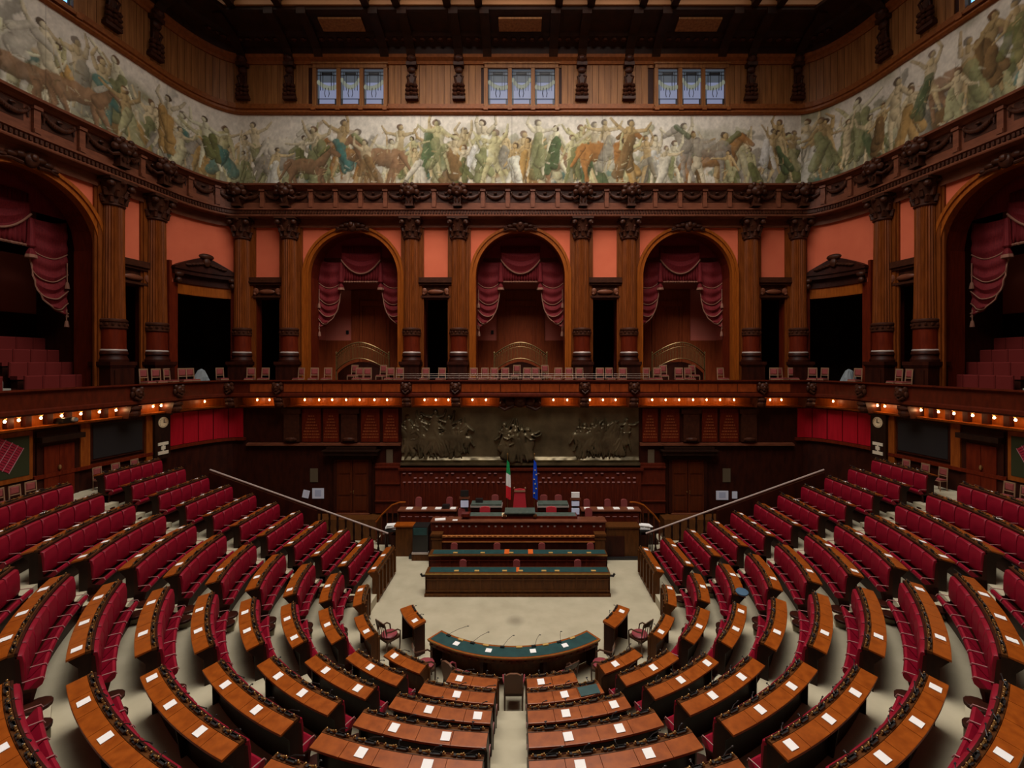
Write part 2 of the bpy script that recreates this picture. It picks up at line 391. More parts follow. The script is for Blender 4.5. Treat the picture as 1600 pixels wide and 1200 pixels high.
def seg_frames(spec, r):
    """spec: ('arc', a0, a1) or ('line', sx, y0, y1); returns function u -> frame and the length at radius r"""
    if spec[0] == 'arc':
        a0, a1 = rad(spec[1]), rad(spec[2])
        return (lambda u: (0, ZC, math.sin(a0 + (a1 - a0) * u), -math.cos(a0 + (a1 - a0) * u))), abs(a1 - a0) * r
    sx, y0, y1 = spec[1:]
    return (lambda u: (0, y0 + (y1 - y0) * u, sx, 0)), abs(y1 - y0)
BENCHES = 0
def bench(k, spec, label, first_front=False):
    R, D, T, TL = RK(k), DK(k), TK(k), TK(k - 1)
    F, L = seg_frames(spec, R - .45)
    x, y, nx, ny = F(.5)
    root = thing('bench_desk', label, 'desk bench', (x + nx * (R - .25), y + ny * (R - .25), T), 0, 'curved desk benches of the hemicycle')
    n = max(1, round(L / .5)); nf = max(2, int(L / .22) + 1)
    fr_ = lambda u0, u1, q: [F(u) for u in np.linspace(u0, u1, q)]
    # desk top: one panel per place
    m = MB(); e = .004 / L
    npan = max(1, n if k > 2 else round(L / .55))
    for i in range(npan):
        m.sweep(fr_(i / npan + e, (i + 1) / npan - e, 4), [(R, D - .035), (R, D), (R - .01, D + .004), (R - .235, D + .04), (R - .235, D + .01)])
    m.build('desk_top', 'desk_wood', root)
    MB().sweep(fr_(0, 1, nf), [(R - .24, D + .0), (R - .24, D + .043), (R - .25, D + .046), (R - .30, D + .046), (R - .31, D + .04), (R - .31, D)]).build('console_rail', 'brown_wood', root)
    # carcass
    b = MB(); d = .03 / L
    low = TL if k > 1 else TL
    b.sweep(fr_(0, 1, nf), [(R - .25, T), (R - .25, D + .0), (R - .315, D + .0), (R - .315, low)])
    b.sweep(fr_(0.02, .98, nf), [(R - .12, D - .17), (R - .12, D - .15), (R - .27, D - .13), (R - .27, D - .15)])
    for u0 in (0, 1 - d):
        b.sweep(fr_(u0, u0 + d, 2), [(R - .16, T), (R - .15, D - .2), (R - .03, D - .04), (R - .25, D + .0), (R - .25, T)])
    if n > 5: b.sweep(fr_(.5 - d / 2, .5 + d / 2, 2), [(R - .18, T), (R - .08, D - .03), (R - .27, D + .01), (R - .27, T)])
    b.build('desk_body', 'black_wood' if k > 1 else 'brown_wood', root)
    if k == 1:
        p = MB()
        p.sweep(fr_(0, 1, nf), [(R - .315, TL + .0), (R - .315, TL + .1), (R - .345, TL + .1), (R - .345, TL)])
        p.sweep(fr_(0, 1, nf), [(R - .315, D - .07), (R - .315, D + .02), (R - .34, D + .02), (R - .34, D - .07)])
        q = max(2, round(L / .42))
        for i in range(q + 1):
            u = min(max(i / q, .02), .98); p.sweep(fr_(u - .035 / L, u + .035 / L, 2), [(R - .315, TL + .1), (R - .315, D - .07), (R - .38, D - .07), (R - .38, TL + .1)])
        p.build('front_panelling', 'brown_wood', root)
    SH = D - .65                   # seat height
    if k > 1:
        MB().sweep(fr_(0, 1, nf), [(R - .315, D - .02), (R - .315, D + .045), (R - .345, D + .035), (R - .345, D - .02)]).build('back_rail', 'dark_wood', root)
        bs = MB()
        bs.sweep(fr_(0.0, 1.0, nf), [(R - .315, TL), (R - .315, SH), (R - .50, SH), (R - .46, TL)])
        d2 = .02 / L
        for u0 in (0, 1 - d2): bs.sweep(fr_(u0, u0 + d2, 2), [(R - .315, TL), (R - .315, D - .04), (R - .36, D - .08), (R - .40, SH + .06), (R - .56, SH + .02), (R - .46, TL)])
        # rounded foot plate at the aisle ends
        for u0 in ((0,) if spec[0] == 'line' else (1,) if abs(spec[1]) < 10 else (0, 1)):
            e = (.10 if u0 else -.10) / L; fx, fy, fnx, fny = F(u0 + e); c = (fx + fnx * (R - .56), fy + fny * (R - .56), TL + (RISE / 2 if spec[0] == 'arc' else 0))
            bs.lathe([(.19, 0.001), (.19, .05), (.17, .06)], 14, c)
        bs.build('seat_base', 'dark_wood', root)
    ox, oy, oz = root.location
    for i in range(n):
        u = (i + .5) / n
        fx, fy, fnx, fny = F(u); rz = math.atan2(fny, fnx) - PI / 2
        sc = (L / n) / .5
        def put(nm, me, d, z, s=1.0):
            link(nm, me, root, (fx + fnx * d - ox, fy + fny * d - oy, z - oz), rz, (s, 1, 1))
        put('microphone_console', CONS[(i * 7 + k) % 3], R - .275, D + .045, min(1, sc))
        put('brass_buttons', KNOB, R - .275, D + .045, min(1, sc))
        if k > 1:
            put('backrest', PAD, R - .365, SH + .055, sc); put('seat', SEAT, R - .345, SH, sc)
    if k > 1:
        for i in range(n + 1):
            u = min(max(i / n, .012 / L), 1 - .012 / L); fx, fy, fnx, fny = F(u); rz = math.atan2(fny, fnx) - PI / 2
            link('armrest', ARM, root, (fx + fnx * (R - .37) - ox, fy + fny * (R - .37) - oy, SH - oz), rz)
    return root
IN = {1: lambda k: math.degrees(math.asin(.33 / RK(k))), 2: lambda k: 25.0 if k == 1 else 24.0, 3: lambda k: {1: 49.3, 2: 47.5}.get(k, 46.7), 4: lambda k: {1: 69.9}.get(k, 68.7), 5: None}
OUT = {1: lambda k: {1: 17.1, 2: 18.9, 3: 19.5, 4: 19.9}.get(k, 20.1), 2: lambda k: {1: 38.8, 2: 40.2, 3: 40.8, 4: 41.6}.get(k, 42.1), 3: lambda k: {1: 62.8}.get(k, 64.3), 4: lambda k: {1: 84.0}.get(k, 85.8)}
SHEETS = []
def sheet_spec(side, blk, k, u): pass
SIDE = {-1: 'left', 1: 'right'}
KMAX = {1: 6, 2: 8, 3: 11, 4: 11, 5: 11}
seg_of = {}
for sgn in (-1, 1):
    for blk in (1, 2, 3, 4, 5):
        for k in range(1, KMAX[blk] + 1):
            spec = ('arc', sgn * IN[blk](k), sgn * OUT[blk](k)) if blk < 5 else ('line', sgn, ZC + (.4 if k == 1 else .1), YEND - .06)
            F, L = seg_frames(spec, RK(k))
            if not any(in_view((F(u)[0] + F(u)[2] * (RK(k) - d), F(u)[1] + F(u)[3] * (RK(k) - d), DK(k) - .1)) for u in np.linspace(0, 1, 9) for d in (0, .45)): continue
            seg_of[sgn, blk, k] = spec
            bench(k, spec, 'curved wooden desk bench, %s row from the floor, %s block %s of the centre aisle' % (ordn(k), ordn(blk), SIDE[sgn]))

# loose sheets lying on the desks (image positions of the near ones; alternate places elsewhere)
SH_L = {(1, 1): [(718, 1060.5)], (1, 2): [(713.5, 1086.5)], (1, 3): [(669, 1111.5), (746, 1120)], (1, 4): [(614, 1140.5), (696, 1153.5)], (1, 5): [(562, 1180), (667, 1197)],
        (2, 1): [(617.5, 1024.5)], (2, 2): [(579, 1042.5)], (2, 3): [(507.5, 1049), (556.5, 1078)], (2, 4): [(431, 1059), (470, 1085)], (2, 5): [(347.5, 1073), (396, 1113)],
        (2, 6): [(237, 1060), (260, 1105), (309, 1146)], (2, 7): [(128, 1099), (164, 1154)], (2, 8): [(5, 1170)],
        (3, 1): [(572, 987)], (3, 2): [(510, 977)], (3, 3): [(446, 968), (456, 998)], (3, 4): [(380, 958), (382, 987)], (3, 5): [(309, 954), (306, 987)],
        (3, 6): [(232, 943), (218, 992)], (3, 7): [(150, 935), (129, 974), (114, 1017)], (3, 8): [(64, 922), (30, 960), (5, 1000)],
        (4, 1): [(565, 922)], (4, 2): [(512, 916)], (4, 3): [(451, 922)], (4, 4): [(401, 902)], (4, 5): [(343, 891)], (4, 6): [(279, 882)]}
SH_R = {(1, 1): [(845, 1065)], (1, 2): [(882.5, 1087)], (1, 3): [(885, 1118), (960.5, 1103.5)], (1, 4): [(888.5, 1154), (970, 1142)], (1, 5): [(907, 1197), (1015, 1180)],
        (2, 1): [(962, 1038.5)], (2, 2): [(1022, 1044.5)], (2, 3): [(1065.5, 1064.5), (1107.5, 1038)], (2, 4): [(1117, 1090), (1161.5, 1060)], (2, 5): [(1190, 1111), (1239, 1074)],
        (2, 6): [(1237, 1166), (1296, 1125), (1340, 1085)], (2, 7): [(1383, 1187), (1434, 1130), (1462.5, 1076)], (2, 8): [(1565, 1179)],
        (3, 1): [(1034, 988)], (3, 2): [(1095.5, 980)], (3, 3): [(1160, 956), (1152.5, 984)], (3, 4): [(1217.5, 989)], (3, 5): [(1291, 990)], (3, 6): [(1373, 995)],
        (3, 7): [(1436, 921), (1470, 997)], (3, 8): [(1536, 929), (1560, 964), (1581, 1001)], (4, 1): [(1060, 920)], (4, 4): [(1215, 905)], (4, 5): [(1270, 893)]}
sheet_m = MB().box((0, 0, 0), (.15, .145, .006)).mesh('paper_sheet'); sheet_m.materials.append(M['paper'])
tilt = math.atan2(.036, .225)
for (sgn, blk, k), spec in seg_of.items():
    src = (SH_L if sgn < 0 else SH_R).get((blk, k))
    F, L = seg_frames(spec, RK(k) - .13); us = []
    if src:
        h = CAMZ - DK(k) - .02
        for px, py in src:
            X, Y = (px - CX) * h / (py - CY) + CAMX, F_PX * h / (py - CY)
            if spec[0] == 'arc': us.append((math.degrees(math.atan2(X, ZC - Y)) - spec[1]) / (spec[2] - spec[1]))
            else: us.append((Y - spec[2]) / (spec[3] - spec[2]))
    else:
        n = max(1, round(L / .5)); us = [(i + .5) / n for i in range(rng.randint(0, 1), n, rng.choice((2, 3)))][:3]
    us = sorted(min(max(u, .1 / L), 1 - .1 / L) for u in us)
    for i, u in enumerate(us):
        fx, fy, fnx, fny = F(u); r = RK(k) - .125
        z = DK(k) + .004 + (.125 - .01) / .225 * .036 + .009
        o = link('paper_sheet', sheet_m, None, (fx + fnx * r, fy + fny * r, z))
        rz = math.atan2(fny, fnx) + PI / 2
        o.rotation_euler = (tilt, 0, rz + PI + rng.uniform(-.06, .06)); 
        o.rotation_euler = (-0.0, 0, 0)
        import mathutils
        o.rotation_euler = (mathutils.Matrix.Rotation(math.atan2(fny, fnx) - PI / 2 + rng.uniform(-.05, .05), 3, 'Z') @ mathutils.Matrix.Rotation(-tilt, 3, 'X')).to_euler()
        tag(o, 'white paper sheet, %s row, %s block %s of centre aisle, %s' % (ordn(k), ordn(blk), SIDE[sgn],
            'only one on its desk' if len(us) == 1 else ordn(i + 1) + ' from the aisle end'), 'paper', 'white sheets on the benches')
# blank green writing pad
h = CAMZ - DK(2) - .03; X, Y = (925 - CX) * h / (1087 - CY) + CAMX, F_PX * h / (1087 - CY); a = math.atan2(X, ZC - Y)
g = MB().box((0, 0, 0), (.42, .21, .01)).build('desk_blotter', 'green_leather')
g.location = (math.sin(a) * (RK(2) - .12), ZC - math.cos(a) * (RK(2) - .12), DK(2) + .032)
g.rotation_euler = (mathutils.Matrix.Rotation(a, 3, 'Z') @ mathutils.Matrix.Rotation(tilt, 3, 'X')).to_euler()
tag(g, 'dark green leather blotter on a desk right of the centre aisle', 'blotter')

# ------------------------------------------------------------------ front of the hemicycle: table, small desks, armchairs
def small_desk(sgn):
    R, D = 3.66, 0.86
    spec = ('arc', sgn * 47.6, sgn * 65.0); F, L = seg_frames(spec, R)
    x, y, nx, ny = F(.5)
    root = thing('side_desk', 'small free standing wooden desk %s of the green table' % SIDE[sgn], 'desk', (x + nx * 3.5, y + ny * 3.5, 0))
    fr_ = lambda u0, u1, q: [F(u) for u in np.linspace(u0, u1, q)]
    m = MB()
    for u0, u1 in ((0, .497), (.503, 1)): m.sweep(fr_(u0, u1, 4), [(R, D - .05), (R, D), (R - .30, D + .04), (R - .38, D + .04), (R - .38, D - .02)])
    m.build('desk_top', 'desk_wood', root)
    d = .045 / L
    for u0 in (.02, .98 - d): MB().sweep(fr_(u0, u0 + d, 2), [(R - .05, 0), (R - .05, D - .05), (R - .36, D - .02), (R - .36, 0)]).build('side_panel', 'dark_wood', root)
    MB().sweep(fr_(.02, .98, 5), [(R - .33, .02), (R - .33, D - .03), (R - .36, D - .03), (R - .36, .02)]).build('front_panel', 'brown_wood', root)
    for i, u in enumerate((.3, .75)):
        fx, fy, fnx, fny = F(u)
        link('microphone_console', CONS[i], root, (fx + fnx * (R - .34) - root.location[0], fy + fny * (R - .34) - root.location[1], D + .04), math.atan2(fny, fnx) - PI / 2)
    u = .22 if sgn < 0 else .75
    fx, fy, fnx, fny = F(u)
    p = link('paper_sheet', sheet_m, None, (fx + fnx * (R - .16), fy + fny * (R - .16), D + .024))
    p.rotation_euler = (mathutils.Matrix.Rotation(math.atan2(fny, fnx) - PI / 2, 3, 'Z') @ mathutils.Matrix.Rotation(-math.atan2(.04, .3), 3, 'X')).to_euler()
    tag(p, 'white paper sheet on the small desk %s of the green table' % SIDE[sgn], 'paper', 'white sheets on the benches')
small_desk(-1); small_desk(1)

def green_table():
    R, D, A = 3.64, 0.80, 38.0
    root = thing('curved_table', 'crescent shaped table with green leather top in front of the benches', 'table', (0, ZC - 3.4, 0))
    f1 = ringfr(-A, A, 41)
    MB().sweep(f1, [(R, D - .06), (R, D), (R - .47, D), (R - .47, D - .06)]).build('table_top', 'desk_wood', root)
    MB().sweep(ringfr(-A + .9, A - .9, 41), [(R - .045, D), (R - .045, D + .004), (R - .425, D + .004), (R - .425, D)]).build('leather_inset', 'green_leather', root)
    for r0 in (R + .006, R - .476):
        MB().sweep(f1, [(r0 - .008, D - .025), (r0 - .008, D + .003), (r0 + .008, D + .003), (r0 + .008, D - .025)]).build('gilt_edging', 'gold', root)
    MB().sweep(ringfr(-A + .6, A - .6, 41), [(R - .43, .03), (R - .43, D - .06), (R - .46, D - .06), (R - .46, .03)]).build('front_panel', 'brown_wood', root)
    ap = MB(); ap.sweep(ringfr(-A + .6, A - .6, 41), [(R - .03, D - .17), (R - .03, D - .06), (R - .06, D - .06), (R - .06, D - .17)])
    for i in range(24): a = -A + 2 + i * (2 * A - 4) / 23; ap.ball((math.sin(rad(a)) * (R - .02), ZC - math.cos(rad(a)) * (R - .02), D - .11), (.03, .03, .02), 6, 4)
    ap.build('carved_apron', 'brown_wood', root)
    for a in (-A + 1.2, -A / 3, A / 3, A - 1.2):
        MB().sweep(ringfr(a - .7, a + .7, 2), [(R - .06, 0), (R - .06, D - .06), (R - .4, D - .06), (R - .4, 0)]).build('leg', 'dark_wood', root)
    for i, a in enumerate((-32, -25, -19, -12.5, -5, 2.5, 9, 14.5, 21, 28)):
        r = R - .40; c = (math.sin(rad(a)) * r, ZC - math.cos(rad(a)) * r)
        if i % 2: p = MB().box((c[0], c[1], D + .018), (.15, .06, .03), rad(a)); p.build('brass_plate', 'plate_yellow', root)
        else:
            p = MB(); p.box((c[0], c[1], D + .02), (.11, .06, .03), rad(a))
            e = (math.sin(rad(a)) * (r - .45), ZC - math.cos(rad(a)) * (r - .45))
            p.tube([(c[0], c[1], D + .02), (c[0] + .04, c[1] + .02, D + .06), (.5 * c[0] + .5 * e[0] + .12, .5 * c[1] + .5 * e[1] - .05, D + .10), (e[0] + .22, e[1] - .12, D + .11)], .005, 5)
            p.ball((e[0] + .24, e[1] - .12, D + .11), (.03, .012, .012), 6, 4); p.build('microphone', 'black', root)
    for i, a in enumerate((-25.5, -10.5, 8.2, 22.5)):
        r = R - .24
        p = link('paper_sheet', sheet_m, None, (math.sin(rad(a)) * r, ZC - math.cos(rad(a)) * r, D + .0075), rad(a))
        tag(p, 'white paper sheet on the green crescent table, %s from the left' % ordn(i + 1), 'paper', 'white sheets on the benches')
green_table()

def armchair(label, x, y, face, wood='dark_chair', seat='wine_seat', tall=False):
    """face: direction (radians) the sitter looks"""
    root = thing('armchair', label, 'chair', (x, y, 0), face - PI / 2, 'loose armchairs on the floor of the hall')
    s = 1.0
    for sx in (-1, 1):
        MB().tube([(sx * .21, .19, 0), (sx * .22, .20, .22), (sx * .22, .2, .42)], .018, 6, .024).build('leg', wood, root, local=True)
        MB().tube([(sx * .20, -.24, 0), (sx * .205, -.2, .4), (sx * .2, -.22, .62), (sx * .195, -.29, .92)], .02, 6).build('leg', wood, root, local=True)
        MB().tube([(sx * .225, .2, .42), (sx * .245, .19, .56), (sx * .25, .1, .635), (sx * .235, -.08, .64), (sx * .2, -.23, .66)], .02, 6).build('armrest', wood if not tall else seat, root, local=True)
    MB().b2(-.225, .225, -.21, .22, .36, .42).build('seat_frame', wood, root, local=True)
    c = MB(); c.lathe([(.19, .42), (.225, .44), (.225, .475), (.18, .495), (.05, .50)], 12, (0, .0, 0), sx=1, sy=.98); c.build('seat', seat, root, True, local=True)
    b = MB(); v = []
    for j, (z, y0) in enumerate(((.80, -.25), (.93, -.29))):
        for i in range(7):
            x_ = -.205 + .41 * i / 6; yy = y0 - .03 * (1 - (i - 3) ** 2 / 9); v += [(x_, yy + .014, z + (.02 if j and 1 < i < 5 else 0)), (x_, yy - .014, z + (.02 if j and 1 < i < 5 else 0))]
    f = []
    for i in range(6):
        a = 2 * i; f += [(a, a + 2, a + 16, a + 14), (a + 1, a + 15, a + 17, a + 3), (a + 14, a + 16, a + 17, a + 15), (a, a + 1, a + 3, a + 2)]
    f += [(0, 14, 15, 1), (12, 13, 27, 26)]
    if tall:
        pr = [(-.17, .45), (-.2, .6), (-.215, .78), (-.18, .88), (-.08, .93), (.08, .93), (.18, .88), (.215, .78), (.2, .6), (.17, .45)]; q = len(pr)
        v = [(a_, -.19 - .12 * (c_ - .4), c_) for a_, c_ in pr] + [(a_, -.24 - .12 * (c_ - .4), c_) for a_, c_ in pr]
        b.add(v, [tuple(range(q)), tuple(range(2 * q - 1, q - 1, -1))] + [(i, q + i, q + (i + 1) % q, (i + 1) % q) for i in range(q)]); b.build('backrest', 'brown_back', root, local=True)
    else:
        b.add(v, f)
        for sx in (-1, 0, 1): b.tube([(sx * .1, -.22, .45), (sx * .1, -.245, .65), (sx * .1, -.285, .86)], .012, 5)
        b.build('backrest', wood, root, local=True)
    return root
def ringpos(a, r): return math.sin(rad(a)) * r, ZC - math.cos(rad(a)) * r
for nm, a, r, tw, tall in (('dark wooden armchair at the small desk left of the green table', -59, 4.05, .35, False),
                     ('dark wooden armchair at the small desk right of the green table', 59, 4.05, -.35, False),
                     ('dark armchair turned sideways at the left end of the green table', -33.5, 3.98, -.6, False),
                     ('dark armchair turned sideways at the right end of the green table', 33.5, 3.98, .6, False),
                     ('brown backed armchair left of the middle chair at the green table', -20, 4.0, -.35, True),
                     ('brown backed armchair right of the middle chair at the green table', 18, 3.98, .3, False),
                     ('brown backed armchair in the middle of the green table at the aisle', 0.3, 4.08, 0, True)):
    x, y = ringpos(a, r); armchair(nm, x, y, math.atan2(ZC - y, -x) + tw, tall=tall)

# ------------------------------------------------------------------ upper walls with arches and doors
Z0, ZT = 6.6, 14.75          # gallery floor and underside of the entablature
SPR, RA = 12.04, 2.16        # springing height and radius of the arches
S250, S183 = S_COL[4], S_COL[5]
D_BAY = (abs(s_of_px(362)), abs(s_of_px(275)))
doors_n = [4.01, 11.99, (S250 + S183) / 2]
def arch_top(c, r):
    return lambda s: SPR + math.sqrt(max(0, r * r - (s - c) ** 2))
OPEN = []
for c in (-S_ARCH, -7.92, 0, 7.92, S_ARCH): OPEN.append((c - RA, c + RA, arch_top(c, RA), 1.0))
for c in doors_n:
    for g in (-1, 1): OPEN.append((g * c - .63, g * c + .63, lambda s: 11.0, .5))
for g in (-1, 1): OPEN.append((min(g * D_BAY[0], g * D_BAY[1]), max(g * D_BAY[0], g * D_BAY[1]), lambda s: 10.95, .5))
def wall_open(s0, s1):
    m = MB(); ops = [o for o in OPEN if o[1] > s0 and o[0] < s1]
    br = set(np.round(np.arange(s0, s1 + 1e-6, .4), 4)) | {s0, s1}
    for a, b, f, dp in ops:
        br |= set(np.round(np.linspace(a, b, 33), 4)) | {round(a, 4), round(b, 4)}
    br = sorted(x for x in br if s0 <= x <= s1)
    for a, b in zip(br[:-1], br[1:]):
        if b - a < 1e-4: continue
        mid = (a + b) / 2; za = zb = Z0; dp = None
        for oa, ob, f, d in ops:
            if oa < mid < ob: za, zb, dp = f(a), f(b), d
        m.add([pt(a, 0, za), pt(b, 0, zb), pt(b, 0, ZT), pt(a, 0, ZT)], [(0, 1, 2, 3)])
    return m
for nm, a, b in (('wall_back', -14.6, 14.6), ('wall_left', -SMAX, -14.6), ('wall_right', 14.6, SMAX)):
    struct(wall_open(a, b).build(nm, 'plaster'))
TRIM = [0]
def trim(mb, m, smooth=False, parent=None):
    TRIM[0] += 1; return struct(mb.build('trim_%d' % TRIM[0], m, parent, smooth))
# jambs (reveals) of all openings, in wood
for a, b, f, dp in OPEN:
    m = MB()
    for s in (a, b):
        zt = f(s); m.add([pt(s, .0, Z0), pt(s, -dp, Z0), pt(s, -dp, zt), pt(s, 0, zt)], [(0, 1, 2, 3)])
        e = .03 if s == a else -.03
        m.add([pt(s + e, .02, Z0), pt(s + e, -dp, Z0), pt(s + e, -dp, zt), pt(s + e, .02, zt)], [(0, 1, 2, 3)])
        m.add([pt(s, .02, Z0), pt(s + e, .02, Z0), pt(s + e, .02, zt), pt(s, .02, zt)], [(0, 1, 2, 3)])
    q = np.linspace(a, b, 41)
    for p0, p1 in zip(q[:-1], q[1:]): m.add([pt(p0, 0, f(p0)), pt(p1, 0, f(p1)), pt(p1, -dp, f(p1)), pt(p0, -dp, f(p0))], [(0, 1, 2, 3)])
    trim(m, 'red_wood')
# archivolts with carved keystones
def arch_ring(c, r0, r1, d0, d1, zb, n=40):
    P = []
    m = MB(); pts = [(-1, zb)] + [(None, a) for a in np.linspace(PI, 0, n)] + [(1, zb)]
    def xz(r, p):
        if p[0] is None: return c + r * math.cos(p[1]), SPR + r * math.sin(p[1])
        return c + p[0] * r, p[1]
    v = []
    for p in pts:
        for r, d in ((r0, d0), (r0, d1), (r1, d1), (r1, d0)):
            s, z = xz(r, p); v.append(pt(s, d, z))
    f = []
    for j in range(len(pts) - 1):
        for i in range(4): k = (i + 1) % 4; f.append((4 * j + i, 4 * j + k, 4 * j + 4 + k, 4 * j + 4 + i))
    f += [(0, 1, 2, 3), (4 * (len(pts) - 1), 4 * (len(pts) - 1) + 3, 4 * (len(pts) - 1) + 2, 4 * (len(pts) - 1) + 1)]
    return m.add(v, f)
for c in (-S_ARCH, -7.92, 0, 7.92, S_ARCH):
    m = arch_ring(c, RA - .02, RA + .22, 0, .10, Z0)
    q = arch_ring(c, RA + .13, RA + .25, .05, .16, Z0); m.add(q.v, q.f)
    q = arch_ring(c, RA - .05, RA + .03, -.15, .13, Z0); m.add(q.v, q.f)
    trim(m, 'jamb_wood', True)

def keystone_mesh():
    m = MB(); m.ball((0, -.18, 14.36), (.2, .16, .26), 9, 7); m.ball((0, -.30, 14.42), (.11, .1, .13), 8, 6)
    for g in (-1, 1):
        m.ball((g * .26, -.16, 14.44), (.16, .12, .12), 8, 6); m.ball((g * .48, -.14, 14.38), (.16, .1, .10), 8, 6); m.ball((g * .68, -.12, 14.28), (.12, .09, .08), 7, 5); m.tube([(g * .2, -.16, 14.2), (g * .5, -.15, 14.24), (g * .8, -.12, 14.16)], .06, 6, .03)
    return m.mesh('carved_keystone', True)
KEY = keystone_mesh(); KEY.materials.append(M['carved_wood'])
for c, nm in ((-S_ARCH, 'arch of the left wall'), (-7.92, 'left arch of the back wall'), (0, 'middle arch of the back wall'), (7.92, 'right arch of the back wall'), (S_ARCH, 'arch of the right wall')):
    tag(link('carved_keystone', KEY, None, pt(c, .08, 0), face_rz(c)), 'dark carved ornament over the crown of the %s' % nm, 'carving', 'carved keystones of the arches')

# ------------------------------------------------------------------ columns
def column_meshes():
    o = {}
    m = MB(); m.lathe([(.365, 9.55), (.365, 9.7), (.35, 10.5), (.315, 13.6), (.31, 13.75)], 48, flute=.028); o['fluted_shaft'] = (m.mesh('fluted_shaft'), 'column_wood')
    m = MB(); m.lathe([(.39, 8.42), (.385, 8.5), (.38, 9.22)], 28); o['drum'] = (m.mesh('drum', True), 'red_wood')
    m = MB(); m.lathe([(.39, 9.2), (.43, 9.23), (.43, 9.28), (.4, 9.3), (.4, 9.44), (.43, 9.47), (.43, 9.53), (.385, 9.58)], 28)
    for i in range(14): a = 2 * PI * i / 14; m.ball((.41 * math.cos(a), .41 * math.sin(a), 9.37), (.05, .05, .06), 6, 4)
    o['carved_ring'] = (m.mesh('carved_ring', True), 'carved_wood')
    m = MB(); m.lathe([(.46, 8.0), (.46, 8.08), (.43, 8.12), (.41, 8.18), (.40, 8.24), (.44, 8.27), (.44, 8.33), (.41, 8.38), (.39, 8.44)], 28); o['base_moulding'] = (m.mesh('base_moulding', True), 'dark_wood')
    m = MB(); m.lathe([(.40, 8.38), (.415, 8.40), (.415, 8.43), (.39, 8.46)], 28); o['base_glint'] = (m.mesh('base_glint', True), 'metal_pale')  # pale ring modelled in place of the shiny reflection on the base moulding
    m = MB(); m.box((0, 0, 7.25), (.86, .84, 1.3)); m.box((0, 0, 7.93), (.98, .96, .14)); m.box((0, 0, 7.83), (.92, .90, .06)); m.box((0, 0, 6.7), (.98, .94, .2)); m.box((0, -.43, 7.3), (.6, .04, .75)); o['pedestal'] = (m.mesh('pedestal'), 'dark_wood')
    m = MB(); m.lathe([(.34, 13.72), (.37, 13.75), (.37, 13.8), (.33, 13.84), (.34, 14.1), (.40, 14.45), (.46, 14.6)], 20)
    for ring, (n, r, z, q) in enumerate(((8, .37, 13.98, .10), (8, .41, 14.2, .11))):
        for i in range(n):
            a = 2 * PI * (i + .5 * ring) / n; ca, sa = math.cos(a), math.sin(a)
            m.tube([(r * ca * .93, r * sa * .93, z - .14), (r * ca * 1.02, r * sa * 1.02, z), (r * ca * 1.16, r * sa * 1.16, z + .09), (r * ca * 1.24, r * sa * 1.24, z + .05)], .085, 5, .045)
    for i in range(4):
        a = PI / 4 + i * PI / 2; ca, sa = math.cos(a), math.sin(a)
        m.ball((.52 * ca, .52 * sa, 14.47), (.13, .13, .13), 8, 6); m.ball((.6 * ca, .6 * sa, 14.42), (.06, .06, .06), 6, 4)
    for i in range(4): a = i * PI / 2; m.ball((.46 * math.cos(a), .46 * math.sin(a), 14.58), (.1, .1, .08), 6, 5)
    m.box((0, 0, 14.66), (.98, .98, .10)); o['capital'] = (m.mesh('capital', True), 'carved_wood')
    m = MB(); m.b2(-.46, .46, .06, .20, 6.6, 14.5); m.b2(-.54, .54, .12, .20, 6.6, 14.5); o['pilaster'] = (m.mesh('pilaster'), 'column_wood')
    for k, (me, mt) in o.items(): me.materials.append(M[mt])
    return o
CM = column_meshes()
for i, s in enumerate(ALLCOL):
    x, y, z = pt(s, .20, 0)
    root = thing('fluted_column', 'dark wooden fluted column with carved capital, %s from the left' % ordn(i + 1), 'column', (x, y, 0), face_rz(s), 'columns along the gallery', 'thing')
    for k, (me, mt) in CM.items(): link(k, me, root)

# ------------------------------------------------------------------ door surrounds of the gallery
DN = [0]
def door_root(s):
    DN[0] += 1; o = bpy.data.objects.new('door_%d' % DN[0], None); COL.objects.link(o); o.location = pt(s, 0, Z0); o.rotation_euler = (0, 0, face_rz(s)); o['kind'] = 'structure'; return o
def narrow_door(s):
    r = door_root(s); z = 11.0 - Z0
    m = MB(); m.b2(-.75, .75, -.06, .02, z - .02, z + .98); m.b2(-.78, .78, -.20, .02, z + .62, z + .72); m.b2(-.82, .82, -.28, .02, z + .72, z + .80); m.b2(-.78, .78, -.24, .02, z + .80, z + .97)
    m.b2(-.70, .70, -.16, .02, z + .03, z + .12); m.build('door_cornice', 'carved_wood', r, local=True)
    m = MB(); m.ball((0, -.12, z + .30), (.38, .08, .12), 10, 6)
    for g in (-1, 1): m.ball((g * .52, -.12, z + .33), (.13, .09, .16), 8, 6); m.ball((g * .56, -.14, z + .20), (.08, .08, .08), 8, 6)
    m.build('carved_lintel', 'entab_wood', r, True, local=True)
    m = MB()
    for g in (-1, 1): m.b2(g * .63, g * .73, -.05, .03, 0, z + .02)
    m.build('door_jamb', 'red_wood', r, local=True)
for c in doors_n:
    for g in (-1, 1): narrow_door(g * c)
